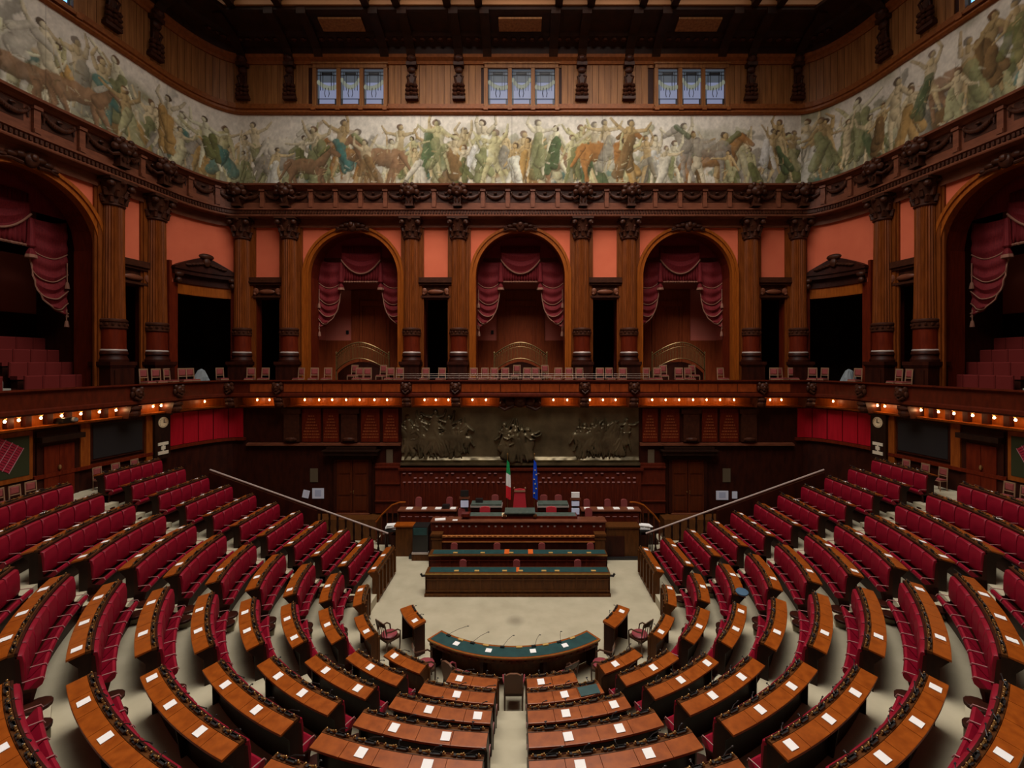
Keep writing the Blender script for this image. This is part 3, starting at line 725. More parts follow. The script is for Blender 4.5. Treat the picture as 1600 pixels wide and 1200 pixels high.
def bay_door(g):
    sm = g * (D_BAY[0] + D_BAY[1]) / 2; hw = (D_BAY[1] - D_BAY[0]) / 2
    r = door_root(sm)
    ox, oy, oz = r.location; a = r.rotation_euler[2]
    def L(s, d, z):           # wall coordinates -> local
        x, y, _ = pt(s, d, 0); x -= ox; y -= oy
        return (x * math.cos(a) + y * math.sin(a), -x * math.sin(a) + y * math.cos(a), z - oz)
    def strip(m, z0, z1, d, w, n=10):
        ss = np.linspace(sm - w, sm + w, n + 1)
        for p, q in zip(ss[:-1], ss[1:]): m.hexa([L(p, 0, z0), L(q, 0, z0), L(q, d, z0), L(p, d, z0)], [L(p, 0, z1), L(q, 0, z1), L(q, d, z1), L(p, d, z1)])
    m = MB(); strip(m, 10.95, 11.42, .05, hw); m.build('door_lintel', 'jamb_wood', r, local=True)
    m = MB(); strip(m, 11.42, 11.55, .12, hw + .12); strip(m, 11.55, 11.8, .08, hw + .05); strip(m, 11.8, 11.98, .3, hw + .3); strip(m, 11.98, 12.06, .36, hw + .34)
    n = 14; ss = np.linspace(sm - hw - .2, sm + hw + .2, n + 1)
    for p, q in zip(ss[:-1], ss[1:]):
        f = lambda s: 12.06 + .62 * max(0, 1 - abs(s - sm) / (hw + .2)) ** .85
        m.hexa([L(p, 0, 12.05), L(q, 0, 12.05), L(q, .28, 12.05), L(p, .28, 12.05)], [L(p, 0, f(p) + .06), L(q, 0, f(q) + .06), L(q, .28, f(q) + .06), L(p, .28, f(p) + .06)])
    m.build('pediment', 'dark_wood', r, local=True)
    m = MB(); m.ball(L(sm, .3, 12.72), (.32, .14, .14), 10, 6); m.ball(L(sm, .34, 12.45), (.17, .12, .2), 8, 6)
    for k in range(-5, 6):
        if abs(k) > 0: m.ball(L(sm + k * .16, .31, 12.2 + .22 * (1 - abs(k) / 6)), (.13, .08, .07), 7, 5)
    for e in (-1, 1): m.ball(L(sm + e * (hw + .1), .32, 11.75), (.18, .12, .12), 8, 6); m.ball(L(sm + e * (hw + .1), .3, 11.5), (.12, .1, .14), 8, 6)
    m.build('carved_ornament', 'carved_wood', r, True, local=True)
    m = MB()
    for e in (-1, 1):
        s0 = sm + e * hw; s1 = sm + e * (hw + .30)
        m.hexa([L(s0, 0, Z0), L(s1, 0, Z0), L(s1, .1, Z0), L(s0, .1, Z0)], [L(s0, 0, 11.4), L(s1, 0, 11.4), L(s1, .1, 11.4), L(s0, .1, 11.4)])
        s0 = sm + e * (hw + .30); s1 = sm + e * (hw + .42)
        m.hexa([L(s0, 0, Z0), L(s1, 0, Z0), L(s1, .16, Z0), L(s0, .16, Z0)], [L(s0, 0, 12.3), L(s1, 0, 12.3), L(s1, .16, 12.3), L(s0, .16, 12.3)])
    m.build('door_jamb', 'red_wood', r, local=True)
bay_door(-1); bay_door(1)

# ------------------------------------------------------------------ what lies behind the arches and doors
struct(MB().sweep(frs(-22.5, 22.5), [(-5.2, 6.4), (-5.2, 15)], closed=False).build('wall_corridor', 'dark_wood'))
m = MB().sweep(frs(-SMAX, SMAX), [(1.05, 6.43), (1.05, Z0), (-5.2, Z0), (-5.2, 6.43)]); struct(m.build('floor_gallery', 'dark_wood'))
m = MB().sweep(frs(-23.5, 23.5), [(0, ZT - .03), (-5.2, ZT - .03), (-5.2, ZT + .1), (0, ZT + .1)]); struct(m.build('ceiling_gallery', 'dark_wood'))
def alcove(c, n):
    a = face_rz(c); x, y, _ = pt(c, 0, 0)
    r = bpy.data.objects.new('wall_alcove', None); COL.objects.link(r); r.location = (x, y, 0); r.rotation_euler = (0, 0, a); r['kind'] = 'structure'
    W, Dp = 2.75, 3.2
    m = MB()
    for g in (-1, 1): m.b2(g * W, g * (W + .1), .95, Dp, Z0, ZT)
    m.b2(-W, W, Dp, Dp + .1, Z0, ZT); m.build('plaster_wall', 'curtain_wall', r, local=True)
    m = MB(); m.b2(-W, W, Dp - .06, Dp, Z0, 9.15)
    for g in (-1, 1): m.b2(g * (W - .06), g * W, .95, Dp, Z0, 9.15)
    m.b2(-1.3, 1.3, Dp - .12, Dp, Z0, 11.9); m.build('wood_panelling', 'alcove_wood', r, local=True)
    m = MB()
    for g in (-1, 1):
        m.b2(g * .03, g * .62, Dp - .16, Dp - .1, Z0, 10.9); m.b2(g * .68, g * .8, Dp - .2, Dp - .1, Z0, 11.2)
        m.b2(g * .86, g * 1.24, Dp - .16, Dp - .1, Z0 + .3, 11.5)
    m.b2(-.8, .8, Dp - .24, Dp - .1, 11.0, 11.3); m.build('door_leaf', 'alcove_wood', r, local=True)
    m = MB(); m.box((-1.55, Dp - .03, 9.6), (.14, .04, .2)); m.build('wall_box', 'black', r, local=True)
for c in (-7.92, 0, 7.92): alcove(c, 0)
def tribune(c):
    a = face_rz(c); x, y, _ = pt(c, 0, 0); g = 1 if c > 0 else -1
    r = bpy.data.objects.new('wall_tribune', None); COL.objects.link(r); r.location = (x, y, 0); r.rotation_euler = (0, 0, a); r['kind'] = 'structure'
    m = MB(); m.b2(-6, 6, 4.4, 4.5, Z0, ZT); m.build('plaster_wall', 'curtain_wall', r, local=True)
    m = MB(); m.b2(-6, 6, 4.3, 4.4, Z0, 9.9); m.b2(-3.0 * 1, 3.0, 4.28, 4.4, 12.2, 14.6)
    for e in (-1, 1): m.b2(e * 2.3, e * 2.6, .9, 2.9, Z0, ZT)
    m.build('wood_panelling', 'dark_wood', r, local=True)
    m = MB()
    for j in range(4): m.b2(-3.2, 3.2, .35 + .62 * j, 4.3, Z0 + .45 * j - .4, Z0 + .45 * j + .05)
    m.build('stepped_floor', 'dark_wood', r, local=True)
    m = MB()
    for j in range(5): m.b2(-g * -.15 - .35, -g * -.15 + .25, .05 + .31 * j, .4 + .31 * j, Z0, Z0 + .08 + .23 * j)
    m.build('pale_steps', 'grey_steps', r, local=True)
tribune(-S_ARCH); tribune(S_ARCH)
def tseat():
    r = MB(); b = MB()
    b.add(*rounded(-.24, .24, .20, .28, .42, .92)); return b.mesh('backrest'), r
def rounded(x0, x1, y0, y1, z0, z1):
    e = .03; v = []; f = []
    for y, k in ((y1, 0), (y0 + e, 0), (y0, e)):
        v += [(x0 + k, y, z0 + k), (x1 - k, y, z0 + k), (x1 - k, y, z1 - k), (x0 + k, y, z1 - k)]
    for j in range(2):
        for i in range(4): k = (i + 1) % 4; f.append((4 * j + i, 4 * j + k, 4 * j + 4 + k, 4 * j + 4 + i))
    f += [(3, 2, 1, 0), (8, 9, 10, 11)]
    return v, f
tb = MB().add(*rounded(-.245, .245, .22, .30, .36, .88)).mesh('backrest'); ts = MB().b2(-.235, .235, -.06, .24, .30, .42).mesh('seat'); tf = MB().b2(-.2, .2, -.02, .26, 0, .30).mesh('seat_base')
tb.materials.append(M['tribune_red']); ts.materials.append(M['tribune_red']); tf.materials.append(M['dark_wood'])
for c in (-S_ARCH, S_ARCH):
    g = 1 if c > 0 else -1; a = face_rz(c); x, y, _ = pt(c, 0, 0)
    for j in range(4):
        spots = [2.2 - .5 * i for i in range(4)] + [-.35 - .5 * i for i in range(3)]
        for i, lx in enumerate(spots):
            lx = -g * lx; ly = .42 + .62 * j
            X, Y = x + lx * math.cos(a) - ly * math.sin(a), y + lx * math.sin(a) + ly * math.cos(a)
            if not in_view((X, Y, Z0 + .45 * j + .9), 25): continue
            root = thing('tribune_seat', 'red upholstered seat in the %s side tribune, %s row up, %s seat from the jamb' % (SIDE[g], ordn(j + 1), ordn(i + 1)), 'seat', (X, Y, Z0 + .45 * j + .05), a, 'red seats of the side tribunes')
            link('backrest', tb, root); link('seat', ts, root); link('seat_base', tf, root)

# ------------------------------------------------------------------ curtains in the arches
def drape(g):
    nu, nv = 18, 44; v = []; f = []
    hem = np.array([(.97, 13.0), (.97, 12.4), (1.0, 11.8), (1.06, 11.2), (1.18, 10.6), (1.42, 10.15), (1.75, 9.88), (2.1, 9.76)])
    hs = np.r_[0, np.cumsum(np.hypot(*np.diff(hem, axis=0).T))]; hs /= hs[-1]
    for j in range(nv + 1):
        t = j / nv; hx, hz = np.interp(t, hs, hem[:, 0]), np.interp(t, hs, hem[:, 1]); ox, oz = 2.14, 13.1 - 3.32 * t ** .8
        for i in range(nu + 1):
            u = i / nu           # 0 at the jamb, 1 at the free hem
            sg_ = .34 * (.35 + .65 * math.sin(PI * min(1, t * 1.05))) * 4 * u * (1 - u)
            v.append((g * (ox + (hx - ox) * u), .05 * math.sin(2 * PI * 8 * t + .6 * math.sin(PI * u)) * (.3 + .7 * math.sin(PI * (.1 + .8 * u))) + .04 * math.sin(u * 9), oz + (hz - oz) * u ** 1.25 - sg_))
    for j in range(nv):
        for i in range(nu):
            a = j * (nu + 1) + i; f.append((a, a + 1, a + nu + 2, a + nu + 1))
    return v, f, nu, nv
def curtain_set(name_label):
    root = thing('arch_curtain', name_label, 'curtain', (0, 0, 0), 0, 'curtains in the gallery arches')
    for g in (-1, 1):
        v, f, nu, nv = drape(g); m = MB().add(v, f); d = m.build('side_drape', 'curtain', root, True, local=True)
        sd = d.modifiers.new('thick', 'SOLIDIFY'); sd.thickness = .02
        c = MB()
        for j in (12, 22, 31, 38, nv): c.tube([(p[0], p[1] - .04, p[2]) for p in v[j * (nu + 1):(j + 1) * (nu + 1)]], .022 if j < nv else .035, 5)
        c.tube([(v[j * (nu + 1) + nu][0], v[j * (nu + 1) + nu][1] - .03, v[j * (nu + 1) + nu][2]) for j in range(0, nv + 1, 2)], .028, 5)
        c.build('cord', 'trim_cord', d, True, local=True)
        for xt, za, zb in ((2.08, 11.6, 10.9), (2.06, 9.9, 9.5)):
            t = MB(); t.tube([(g * xt, -.08, za), (g * xt, -.08, zb - .06)], .02, 5); t.lathe([(.03, 0), (.05, -.05), (.075, -.22), (.07, -.24)], 8, (g * xt, -.08, zb)); t.build('tassel', 'trim_cord', root, True, local=True)
        t = MB(); t.lathe([(.05, .95), (.09, .8), (.11, .2), (.14, 0), (.10, -.05)], 8, (g * .98, -.1, 11.95)); t.lathe([(.05, 0), (.14, -.2), (.13, -.28)], 8, (g * .98, -.1, 11.9)); t.build('gathered_tail', 'trim_cord' if False else 'curtain', root, True, local=True)
        t = MB(); t.lathe([(.15, 0), (.17, -.10), (.16, -.12)], 8, (g * .98, -.1, 11.66)); t.build('fringe', 'trim_cord', root, True, local=True)
    v = []; f = []; n = 48; zs = (13.75, 13.0, 12.3, 11.98)
    for z in zs:
        for i in range(n + 1):
            x = -.98 + 1.96 * i / n; v.append((x, .03 * math.sin(i * 1.9) * (1.2 if z < 13 else .6), z))
    for j in range(len(zs) - 1):
        for i in range(n): a = j * (n + 1) + i; f.append((a, a + 1, a + n + 2, a + n + 1))
    vo = MB().add(v, f).build('valance', 'curtain', root, True, local=True); vo.modifiers.new('thick', 'SOLIDIFY').thickness = .02
    m = MB(); m.tube([(-.98 + 1.96 * i / n, -.07 + .03 * math.sin(i * 1.9), 11.96) for i in range(n + 1)], .045, 5); m.build('fringe', 'trim_cord', vo, True, local=True)
    v = []; f = []
    for j in range(9):
        for i in range(25):
            x = -.98 + 1.96 * i / 24; k = (x / .98) ** 2; z = 13.45 - .02 * j - (.10 + .075 * j) * (1 - k) - .0 * j
            v.append((x, -.10 - .05 * math.sin(j * 1.6) * (1 - k), z - .03 * j))
    for j in range(8):
        for i in range(24): a = j * 25 + i; f.append((a, a + 1, a + 26, a + 25))
    sw = MB().add(v, f).build('swag', 'curtain', root, True, local=True); sw.modifiers.new('thick', 'SOLIDIFY').thickness = .02
    m = MB(); m.tube([(p[0], p[1] - .02, p[2]) for p in v[-25:]], .035, 5); m.build('cord', 'trim_cord', sw, True, local=True)
    m = MB(); m.b2(-2.2, 2.2, .06, .1, 13.2, 14.3); m.build('lambrequin', 'curtain', root, local=True)
    return root
cur = curtain_set('red draped curtain with pale cords in the middle arch of the back wall')
for i, (c, lb) in enumerate(((0, None), (-7.92, 'red draped curtain with pale cords in the left arch of the back wall'), (7.92, 'red draped curtain with pale cords in the right arch of the back wall'),
                        (-S_ARCH, 'red draped curtain with pale cords in the arch of the left wall'), (S_ARCH, 'red draped curtain with pale cords in the arch of the right wall'))):
    o = cur if i == 0 else copy_tree(cur)
    o.location = pt(c, -1.02 if abs(c) < 9 else -1.3, 0); o.rotation_euler = (0, 0, face_rz(c))
    if lb: o['label'] = lb

# ------------------------------------------------------------------ gilt stair balustrades in the back arches
def balustrade(lb):
    root = thing('gilt_balustrade', lb, 'railing', (0, 0, 0), 0, 'gilt balustrades in the arches')
    def P(u, dz):                       # u -1..1
        x = 1.32 * u; y = -.75 * math.sqrt(max(0, 1 - u * u * .8)) ; return (x, y, 1.72 + .62 * (1 - abs(u) ** 1.8) + dz)
    U = np.linspace(-1, 1, 27)
    m = MB(); m.tube([P(u, 0) for u in U], .035, 6); m.tube([P(u, -.2) for u in U], .016, 5); m.tube([P(u, -.78) for u in U], .026, 6); m.build('top_rail', 'gilt_rail', root, True, local=True)
    m = MB()
    for u in np.linspace(-1, 1, 37):
        p, q = P(u, -.78), P(u, -.2); m.tube([q, (p[0], p[1], (p[2] + q[2]) / 2), p], .014, 5)
    for u in np.linspace(-.97, .97, 24):
        p = P(u, -.10); m.ball(p, (.035, .03, .06), 6, 4)
    m.build('baluster_screen', 'gilt_rail', root, True, local=True)
    for g in (-1, 1):
        m = MB(); x, y, z = P(g, 0); m.tube([(x, y, 0), (x, y, z + .1)], .035, 6); m.ball((x, y, z + .13), .05, 6, 5); m.build('end_post', 'gilt_rail', root, True, local=True)
    m = MB(); n = 14; us = np.linspace(-.96, .96, n)
    for a, b in zip(us[:-1], us[1:]):
        p, q = P(a, -.95), P(b, -.95); m.hexa([(p[0], p[1] + .12, 0), (q[0], q[1] + .12, 0), (q[0], .6, 0), (p[0], .6, 0)], [(p[0], p[1] + .12, p[2]), (q[0], q[1] + .12, q[2]), (q[0], .6, q[2]), (p[0], .6, p[2])])
    m.build('stair_block', 'dark_wood', root, local=True)
    return root
bl = balustrade('curved gilt balustrade of the stair in the middle arch of the back wall')
for i, (c, lb) in enumerate(((0, None), (-7.92, 'curved gilt balustrade of the stair in the left arch of the back wall'), (7.92, 'curved gilt balustrade of the stair in the right arch of the back wall'))):
    o = bl if i == 0 else copy_tree(bl)
    o.location = pt(c, -1.5, Z0); o.rotation_euler = (0, 0, face_rz(c))
    if lb: o['label'] = lb

# ------------------------------------------------------------------ entablature
SV = 24.0                     # how far the sides are detailed
ent = [(-.1, 14.72), (.10, 14.34), (.14, 14.34), (.14, 14.72), (.60, 14.72), (.62, 14.76), (.62, 14.80), (.54, 14.82), (.54, 15.0), (.62, 15.03), (.62, 15.1), (.42, 15.13),
       (.42, 15.98), (.50, 16.0), (.58, 16.08), (.74, 16.12), (.76, 16.2), (0, 16.22), (-.1, 16.2)]
ENT = struct(MB().sweep(frs(-SMAX, SMAX, .3), ent).build('trim_entablature', 'entab_wood'))
m = MB()
for s in np.arange(-SV, SV, .135):
    x, y, nx, ny = fr(s); a = math.atan2(ny, nx) + PI / 2
    m.box((x + nx * .57, y + ny * .57, 14.91), (.07, .09, .13), a)
m.build('dentil_band', 'carved_wood', ENT)
def cartouche_mesh():
    m = MB(); m.b2(-.16, .16, -.30, .0, 15.16, 16.0); m.b2(-.2, .2, -.34, .02, 15.16, 15.24)
    m.ball((0, -.34, 15.86), (.28, .20, .24), 10, 7); m.ball((0, -.46, 15.92), (.14, .12, .12), 8, 6); m.ball((0, -.44, 15.70), (.10, .1, .1), 8, 6)
    for g in (-1, 1):
        m.ball((g * .27, -.32, 16.02), (.15, .13, .13), 8, 6); m.ball((g * .33, -.27, 15.82), (.14, .13, .15), 8, 6); m.ball((g * .16, -.38, 16.13), (.1, .1, .1), 7, 5)
        m.tube([(g * .2, -.3, 15.6), (g * .38, -.22, 15.52), (g * .5, -.14, 15.62)], .07, 6, .04)
        m.tube([(g * .1, -.36, 15.5), (g * .06, -.34, 15.34)], .05, 6, .03)
    return m.mesh('carved_cartouche', True)
CART = cartouche_mesh(); CART.materials.append(M['carved_wood'])
def garland_mesh():
    m = MB(); m.b2(-.46, .46, -.012, 0, 15.42, 15.95)
    for i in range(15):
        t = -1 + 2 * i / 14; x = .40 * t; z = 15.80 - .20 * (1 - t * t); r = .055 + .045 * (1 - t * t)
        m.ball((x, -.07, z), (r, r, r * .95), 6, 5)
    for g in (-1, 1): m.ball((g * .41, -.07, 15.84), (.07, .06, .07), 6, 5); m.tube([(g * .42, -.06, 15.8), (g * .43, -.06, 15.58)], .035, 5, .02)
    m.ball((0, -.08, 15.83), (.09, .05, .05), 7, 5)
    return m.mesh('carved_garland', True)
GAR = garland_mesh(); GAR.materials.append(M['carved_wood'])
def bracket_mesh():
    m = MB(); m.b2(-.09, .09, -.12, 0, 15.13, 16.0); m.b2(-.12, .12, -.17, 0, 15.9, 16.0); m.b2(-.08, .08, -.15, 0, 15.16, 15.3)
    return m.mesh('bracket')
BRK = bracket_mesh(); BRK.materials.append(M['entab_wood'])
GARD = GAR.copy(); 
for i, s in enumerate(ALLCOL):
    o = link('carved_cartouche', CART, None, pt(s, .42, 0), face_rz(s))
    tag(o, 'dark carved cartouche on the cornice, above the %s column from the left' % ordn(i + 1), 'carving', 'carved cartouches of the cornice')
bays = sorted(ALLCOL); ends = [bays[-1] + 2.2 * 2 + .7]
allb = [-ends[0] - .0] + bays + [ends[0]]
for a, b in zip(allb[:-1], allb[1:]):
    n = max(1, round((b - a) / 1.14)) if b - a > 2.5 else 2
    w_ = (b - a) / n
    for i in range(n):
        s = a + w_ * (i + .5)
        link('carved_garland', GAR, ENT, pt(s, .42, 0), face_rz(s), (min(1, w_ / 1.14), 1, 1))
        if i: link('bracket', BRK, ENT, pt(a + w_ * i, .42, 0), face_rz(a + w_ * i))

# ------------------------------------------------------------------ painted frieze: a generic crowd of figures
PAL = dict(flesh=[(.66, .55, .34), (.58, .46, .25), (.72, .64, .45), (.50, .36, .17), (.52, .48, .26)],
           cloth=[(.15, .16, .06), (.09, .13, .06), (.20, .12, .05), (.42, .26, .09), (.30, .28, .22), (.07, .18, .16), (.70, .67, .58), (.66, .62, .5), (.22, .23, .11), (.36, .35, .19), (.48, .45, .28)],
           hair=[(.08, .05, .03), (.15, .08, .04)], horse=[(.34, .16, .05), (.26, .15, .08), (.62, .58, .48), (.30, .27, .22)])
def person_limbs(r, x, z, h):
    """limbs of a standing, striding or reaching figure: (kind, x0, z0, x1, z1, r0, r1)"""
    f = r.choice((-1, 1)); lean = r.uniform(-.22, .22) * h * .5
    hx, hz = x + lean * .4, z + .5 * h; sx, sz = x + lean, z + .80 * h; L = []
    for g in (-1, 1):
        st = r.uniform(.02, .16) * h * g; kx = hx + st * .9; kz = z + r.uniform(.24, .34) * h; ax = hx + st * 1.3 + r.uniform(-.08, .08) * h
        L += [('flesh', hx + g * .035 * h, hz, kx, kz, .062 * h, .044 * h), ('flesh', kx, kz, ax, z + r.uniform(0, .06) * h, .044 * h, .022 * h)]
    L += [('flesh', hx, hz, sx, sz, .085 * h, .10 * h)]
    for g in (-1, 1):
        a = r.choice((-1.2, -.6, .2, .9, 1.3)) + r.uniform(-.3, .3); ex = sx + g * .09 * h + g * math.cos(a) * .17 * h; ez = sz + math.sin(a) * .17 * h
        b = a + r.uniform(-.2, 1.0); L += [('flesh', sx + g * .085 * h, sz, ex, ez, .04 * h, .03 * h), ('flesh', ex, ez, ex + g * math.cos(b) * .15 * h, ez + math.sin(b) * .15 * h, .03 * h, .02 * h)]
    L += [('flesh', sx, sz, sx + lean * .15, sz + .08 * h, .04 * h, .035 * h), ('hair', sx + lean * .2 - f * .01 * h, sz + .145 * h, sx + lean * .2, sz + .15 * h, .058 * h, .058 * h), ('flesh', sx + lean * .2 + f * .02 * h, sz + .125 * h, sx + lean * .2 + f * .02 * h, sz + .13 * h, .045 * h, .045 * h)]
    if r.random() < .8:
        q = r.uniform(.2, .7)
        for _ in range(r.randint(2, 4)):
            L.append(('cloth', hx + r.uniform(-.1, .1) * h, hz + r.uniform(-.02, .22) * h, hx + r.uniform(-.24, .24) * h, z + r.uniform(.03, .36) * h, r.uniform(.05, .10) * h, r.uniform(.05, .12) * h))
    return L
def beast_limbs(r, x, z, h):
    f = r.choice((-1, 1)); b = z + .55 * h; L = [('horse', x - f * .36 * h, b + .02 * h, x + f * .3 * h, b + r.uniform(.0, .16) * h, .19 * h, .17 * h)]
    for d in (-.4, -.3, .24, .34):
        kx = x + f * d * h + r.uniform(-.1, .14) * h * f; L += [('horse', x + f * d * h, b - .05 * h, kx, z + .27 * h, .085 * h, .045 * h), ('horse', kx, z + .27 * h, kx + r.uniform(-.1, .1) * h, z + .02 * h, .04 * h, .028 * h)]
    nx = x + f * .52 * h; L += [('horse', x + f * .3 * h, b + .1 * h, nx, b + .4 * h, .13 * h, .08 * h), ('horse', nx, b + .4 * h, nx + f * .2 * h, b + .27 * h, .075 * h, .045 * h), ('cloth', x + f * .26 * h, b + .28 * h, nx - f * .04 * h, b + .46 * h, .05 * h, .05 * h), ('horse', x - f * .4 * h, b + .1 * h, x - f * .62 * h, b - .25 * h, .05 * h, .03 * h)]
    return L
def stamp(img, S0, dx, Lm, paintfn):
    kind, x0, z0, x1, z1, r0, r1 = Lm; H, W = img.shape[:2]; R = max(r0, r1)
    i0, i1 = max(0, int((min(x0, x1) - R - S0) / dx)), min(W, int((max(x0, x1) + R - S0) / dx) + 2)
    j0, j1 = max(0, int((min(z0, z1) - R) / dx)), min(H, int((max(z0, z1) + R) / dx) + 2)
    if i1 <= i0 or j1 <= j0: return
    X, Z = np.meshgrid(S0 + np.arange(i0, i1) * dx, np.arange(j0, j1) * dx)
    ux, uz = x1 - x0, z1 - z0; q = ux * ux + uz * uz + 1e-9
    t = np.clip(((X - x0) * ux + (Z - z0) * uz) / q, 0, 1)
    ex, ez = X - x0 - t * ux, Z - z0 - t * uz
    rr = r0 + (r1 - r0) * t; d = np.sqrt(ex * ex + ez * ez) / rr
    paintfn(img[j0:j1, i0:i1], d, ex / rr, ez / rr, kind)
def fbm(shape, rs, octs, ax=1.0):
    out = np.zeros(shape)
    for c, a in octs:
        g = rs.rand(int(shape[0] / c) + 3, int(shape[1] / (c * ax)) + 3)
        yi = np.arange(shape[0]) / c; xi = np.arange(shape[1]) / (c * ax); y0 = yi.astype(int); x0 = xi.astype(int); fy = (yi - y0)[:, None]; fx = (xi - x0)[None]
        fy = fy * fy * (3 - 2 * fy); fx = fx * fx * (3 - 2 * fx)
        out += a * (g[y0][:, x0] * (1 - fy) * (1 - fx) + g[y0][:, x0 + 1] * (1 - fy) * fx + g[y0 + 1][:, x0] * fy * (1 - fx) + g[y0 + 1][:, x0 + 1] * fy * fx)
    return out
def frieze(name, s0, s1, label, seed, dens, green):
    dx = .032; zb, zt = 16.0, 19.70; H = int((zt - zb) / dx) + 1; W = int((s1 - s0) / dx) + 1
    rs = np.random.RandomState(seed); r = random.Random(seed)
    img = np.zeros((H, W, 3)); n = fbm((H, W), rs, ((60, .5), (22, .3), (8, .2)), 1.4)
    zz = np.linspace(0, 1, H)[:, None, None]
    img[:] = np.array((.70, .65, .53)) * (1 - zz) * .95 + np.array((.76, .71, .62)) * zz
    img *= (.82 + .34 * n)[..., None]
    # dim masses of ground and foliage
    mass = fbm((H, W), rs, ((70, .55), (28, .3), (10, .15)), 1.5) + .35 * (1 - zz[..., 0]) - .12
    k = np.clip((mass - (.58 - green)) * 6, 0, 1)[..., None]
    img = img * (1 - k * .75) + k * .75 * np.array((.19, .19, .095)) * (.7 + .7 * n)[..., None]
    rag = fbm((H, W), rs, ((7, .6), (3, .4)), 1.0) - .5
    yy, xx = np.mgrid[0:H, 0:W]
    def brush(Lm, light, shade, soft=6.0, alpha=1.0, rough=.5):
        def pf(w_, d, ex, ez, kind):
            j, i = int(round((w_[0, 0, 3]))), int(round(w_[0, 0, 4])); rg = rag[j:j + d.shape[0], i:i + d.shape[1]]
            a = np.clip((1.0 - d + rough * rg) * soft, 0, 1)[..., None] * alpha
            t = np.clip(.62 - .34 * ex * lx + .42 * ez - .30 * d * d + .55 * rg, 0, 1)[..., None]
            c = shade * (1 - t) + light * t
            w_[..., :3] += a * (c - w_[..., :3])
        stamp(cv, s0, dx, Lm, pf)
    cv = np.concatenate([img, yy[..., None].astype(float), xx[..., None].astype(float)], -1)
    A = np.array; lx = 1.0; L_ = s1 - s0
    UMB = A((.10, .075, .035))
    for i in range(int(L_ * 6.5)):        # masses of drapery, rock and smoke behind the figures
        x = s0 + r.random() * L_; z = r.betavariate(1.3, 1.9) * 3.0; c = A(r.choice(PAL['cloth'])) * r.uniform(.7, 1.1); a = r.uniform(-1.2, 1.2); l = r.uniform(.2, 1.0)
        brush(('c', x, z, x + l * math.cos(a), z + l * math.sin(a), r.uniform(.12, .32), r.uniform(.06, .26)), c * 1.15, c * .5, 2.2, r.uniform(.45, .9), 1.3)
    nf = int(L_ * dens); order = list(range(nf)); r.shuffle(order)
    for i in order:
        x = s0 + (i + r.random()) * L_ / nf; h = r.uniform(1.9, 2.9); z = r.choice((.05, .05, .15, .5, .9, 1.3)) * r.uniform(.5, 1.0)
        L = beast_limbs(r, x, z, h * .95) if r.random() < .10 else person_limbs(r, x, min(z, 3.45 - h), h)
        cm = {q: A(r.choice(PAL[q])) * r.uniform(.85, 1.12) for q in PAL}; lx = r.choice((-1, 1)); al = r.uniform(.75, 1.0)
        for Lm in sorted(L, key=lambda q: q[0] == 'cloth' and r.random() < .5):
            c = cm[Lm[0]]; k_ = {'flesh': (1.22, .30), 'cloth': (1.35, .24), 'hair': (1.3, .5), 'horse': (1.3, .28)}[Lm[0]]
            brush(Lm, np.minimum(c * k_[0], .86), c * k_[1] + UMB * .25, 7.0, al, .55)
    for i in range(int(L_ * 24)):          # dark and pale accents of the brush
        x = s0 + r.random() * L_; z = r.betavariate(1.3, 2.0) * 2.9; a = r.uniform(-1.6, 1.6); l = r.uniform(.06, .3); w0 = r.uniform(.015, .05)
        c = UMB * r.uniform(.8, 2.2) if r.random() < .5 else A(r.choice(((.78, .72, .56), (.62, .58, .34), (.6, .42, .2), (.34, .36, .18))))
        brush(('c', x, z, x + l * math.cos(a), z + l * math.sin(a), w0, w0 * .4), c, c * .7, 4.0, r.uniform(.25, .6), .8)
    img = cv[..., :3] * .86
    img *= (.80 + .40 * fbm((H, W), rs, ((5, .6), (2, .4)), .7))[..., None]
    for i in range(1, int((s1 - s0) / 4.3) + 1):            # joints between the canvases
        j = int(i * 4.3 / dx); img[:, j:j + 1] *= .72
    mx = .04; img = np.clip(img, .01, .95)
    ss = np.linspace(s0, s1, W); zs = np.linspace(zb, zt, H)
    P = np.array([fr(s) for s in ss]); d = .10
    vx = P[:, 0] + P[:, 2] * d; vy = P[:, 1] + P[:, 3] * d
    V = np.zeros((H, W, 3)); V[..., 0] = vx; V[..., 1] = vy; V[..., 2] = zs[:, None]
    ox, oy = float(vx[W // 2]), float(vy[W // 2]); V[..., 0] -= ox; V[..., 1] -= oy; V[..., 2] -= zb
    idx = np.arange(H * W).reshape(H, W)
    q = np.stack([idx[:-1, :-1], idx[:-1, 1:], idx[1:, 1:], idx[1:, :-1]], -1).reshape(-1, 4)
    me = bpy.data.meshes.new(name); me.vertices.add(H * W); me.vertices.foreach_set('co', V.reshape(-1))
    me.loops.add(q.size); me.loops.foreach_set('vertex_index', q.reshape(-1)); me.polygons.add(len(q))
    me.polygons.foreach_set('loop_start', np.arange(0, q.size, 4)); me.update(); me.validate()
    ca = me.color_attributes.new('paint', 'FLOAT_COLOR', 'POINT')
    ca.data.foreach_set('color', np.concatenate([img, np.ones((H, W, 1))], -1).reshape(-1).astype(np.float32))
    me.materials.append(M['fresco']); o = link(name, me, None, (ox, oy, zb)); tag(o, label, 'painting', 'painted frieze round the hall', 'thing'); return o
frieze('painted_frieze', -13.3, 13.3, 'long pale painted frieze of crowded figures on the back wall', 5, 3.0, -.05)
frieze('painted_frieze', -SV - 1, -13.3, 'painted frieze with dark green figures on the left wall', 8, 2.6, .14)
frieze('painted_frieze', 13.3, SV + 1, 'painted frieze with dark green figures on the right wall', 9, 2.6, .14)
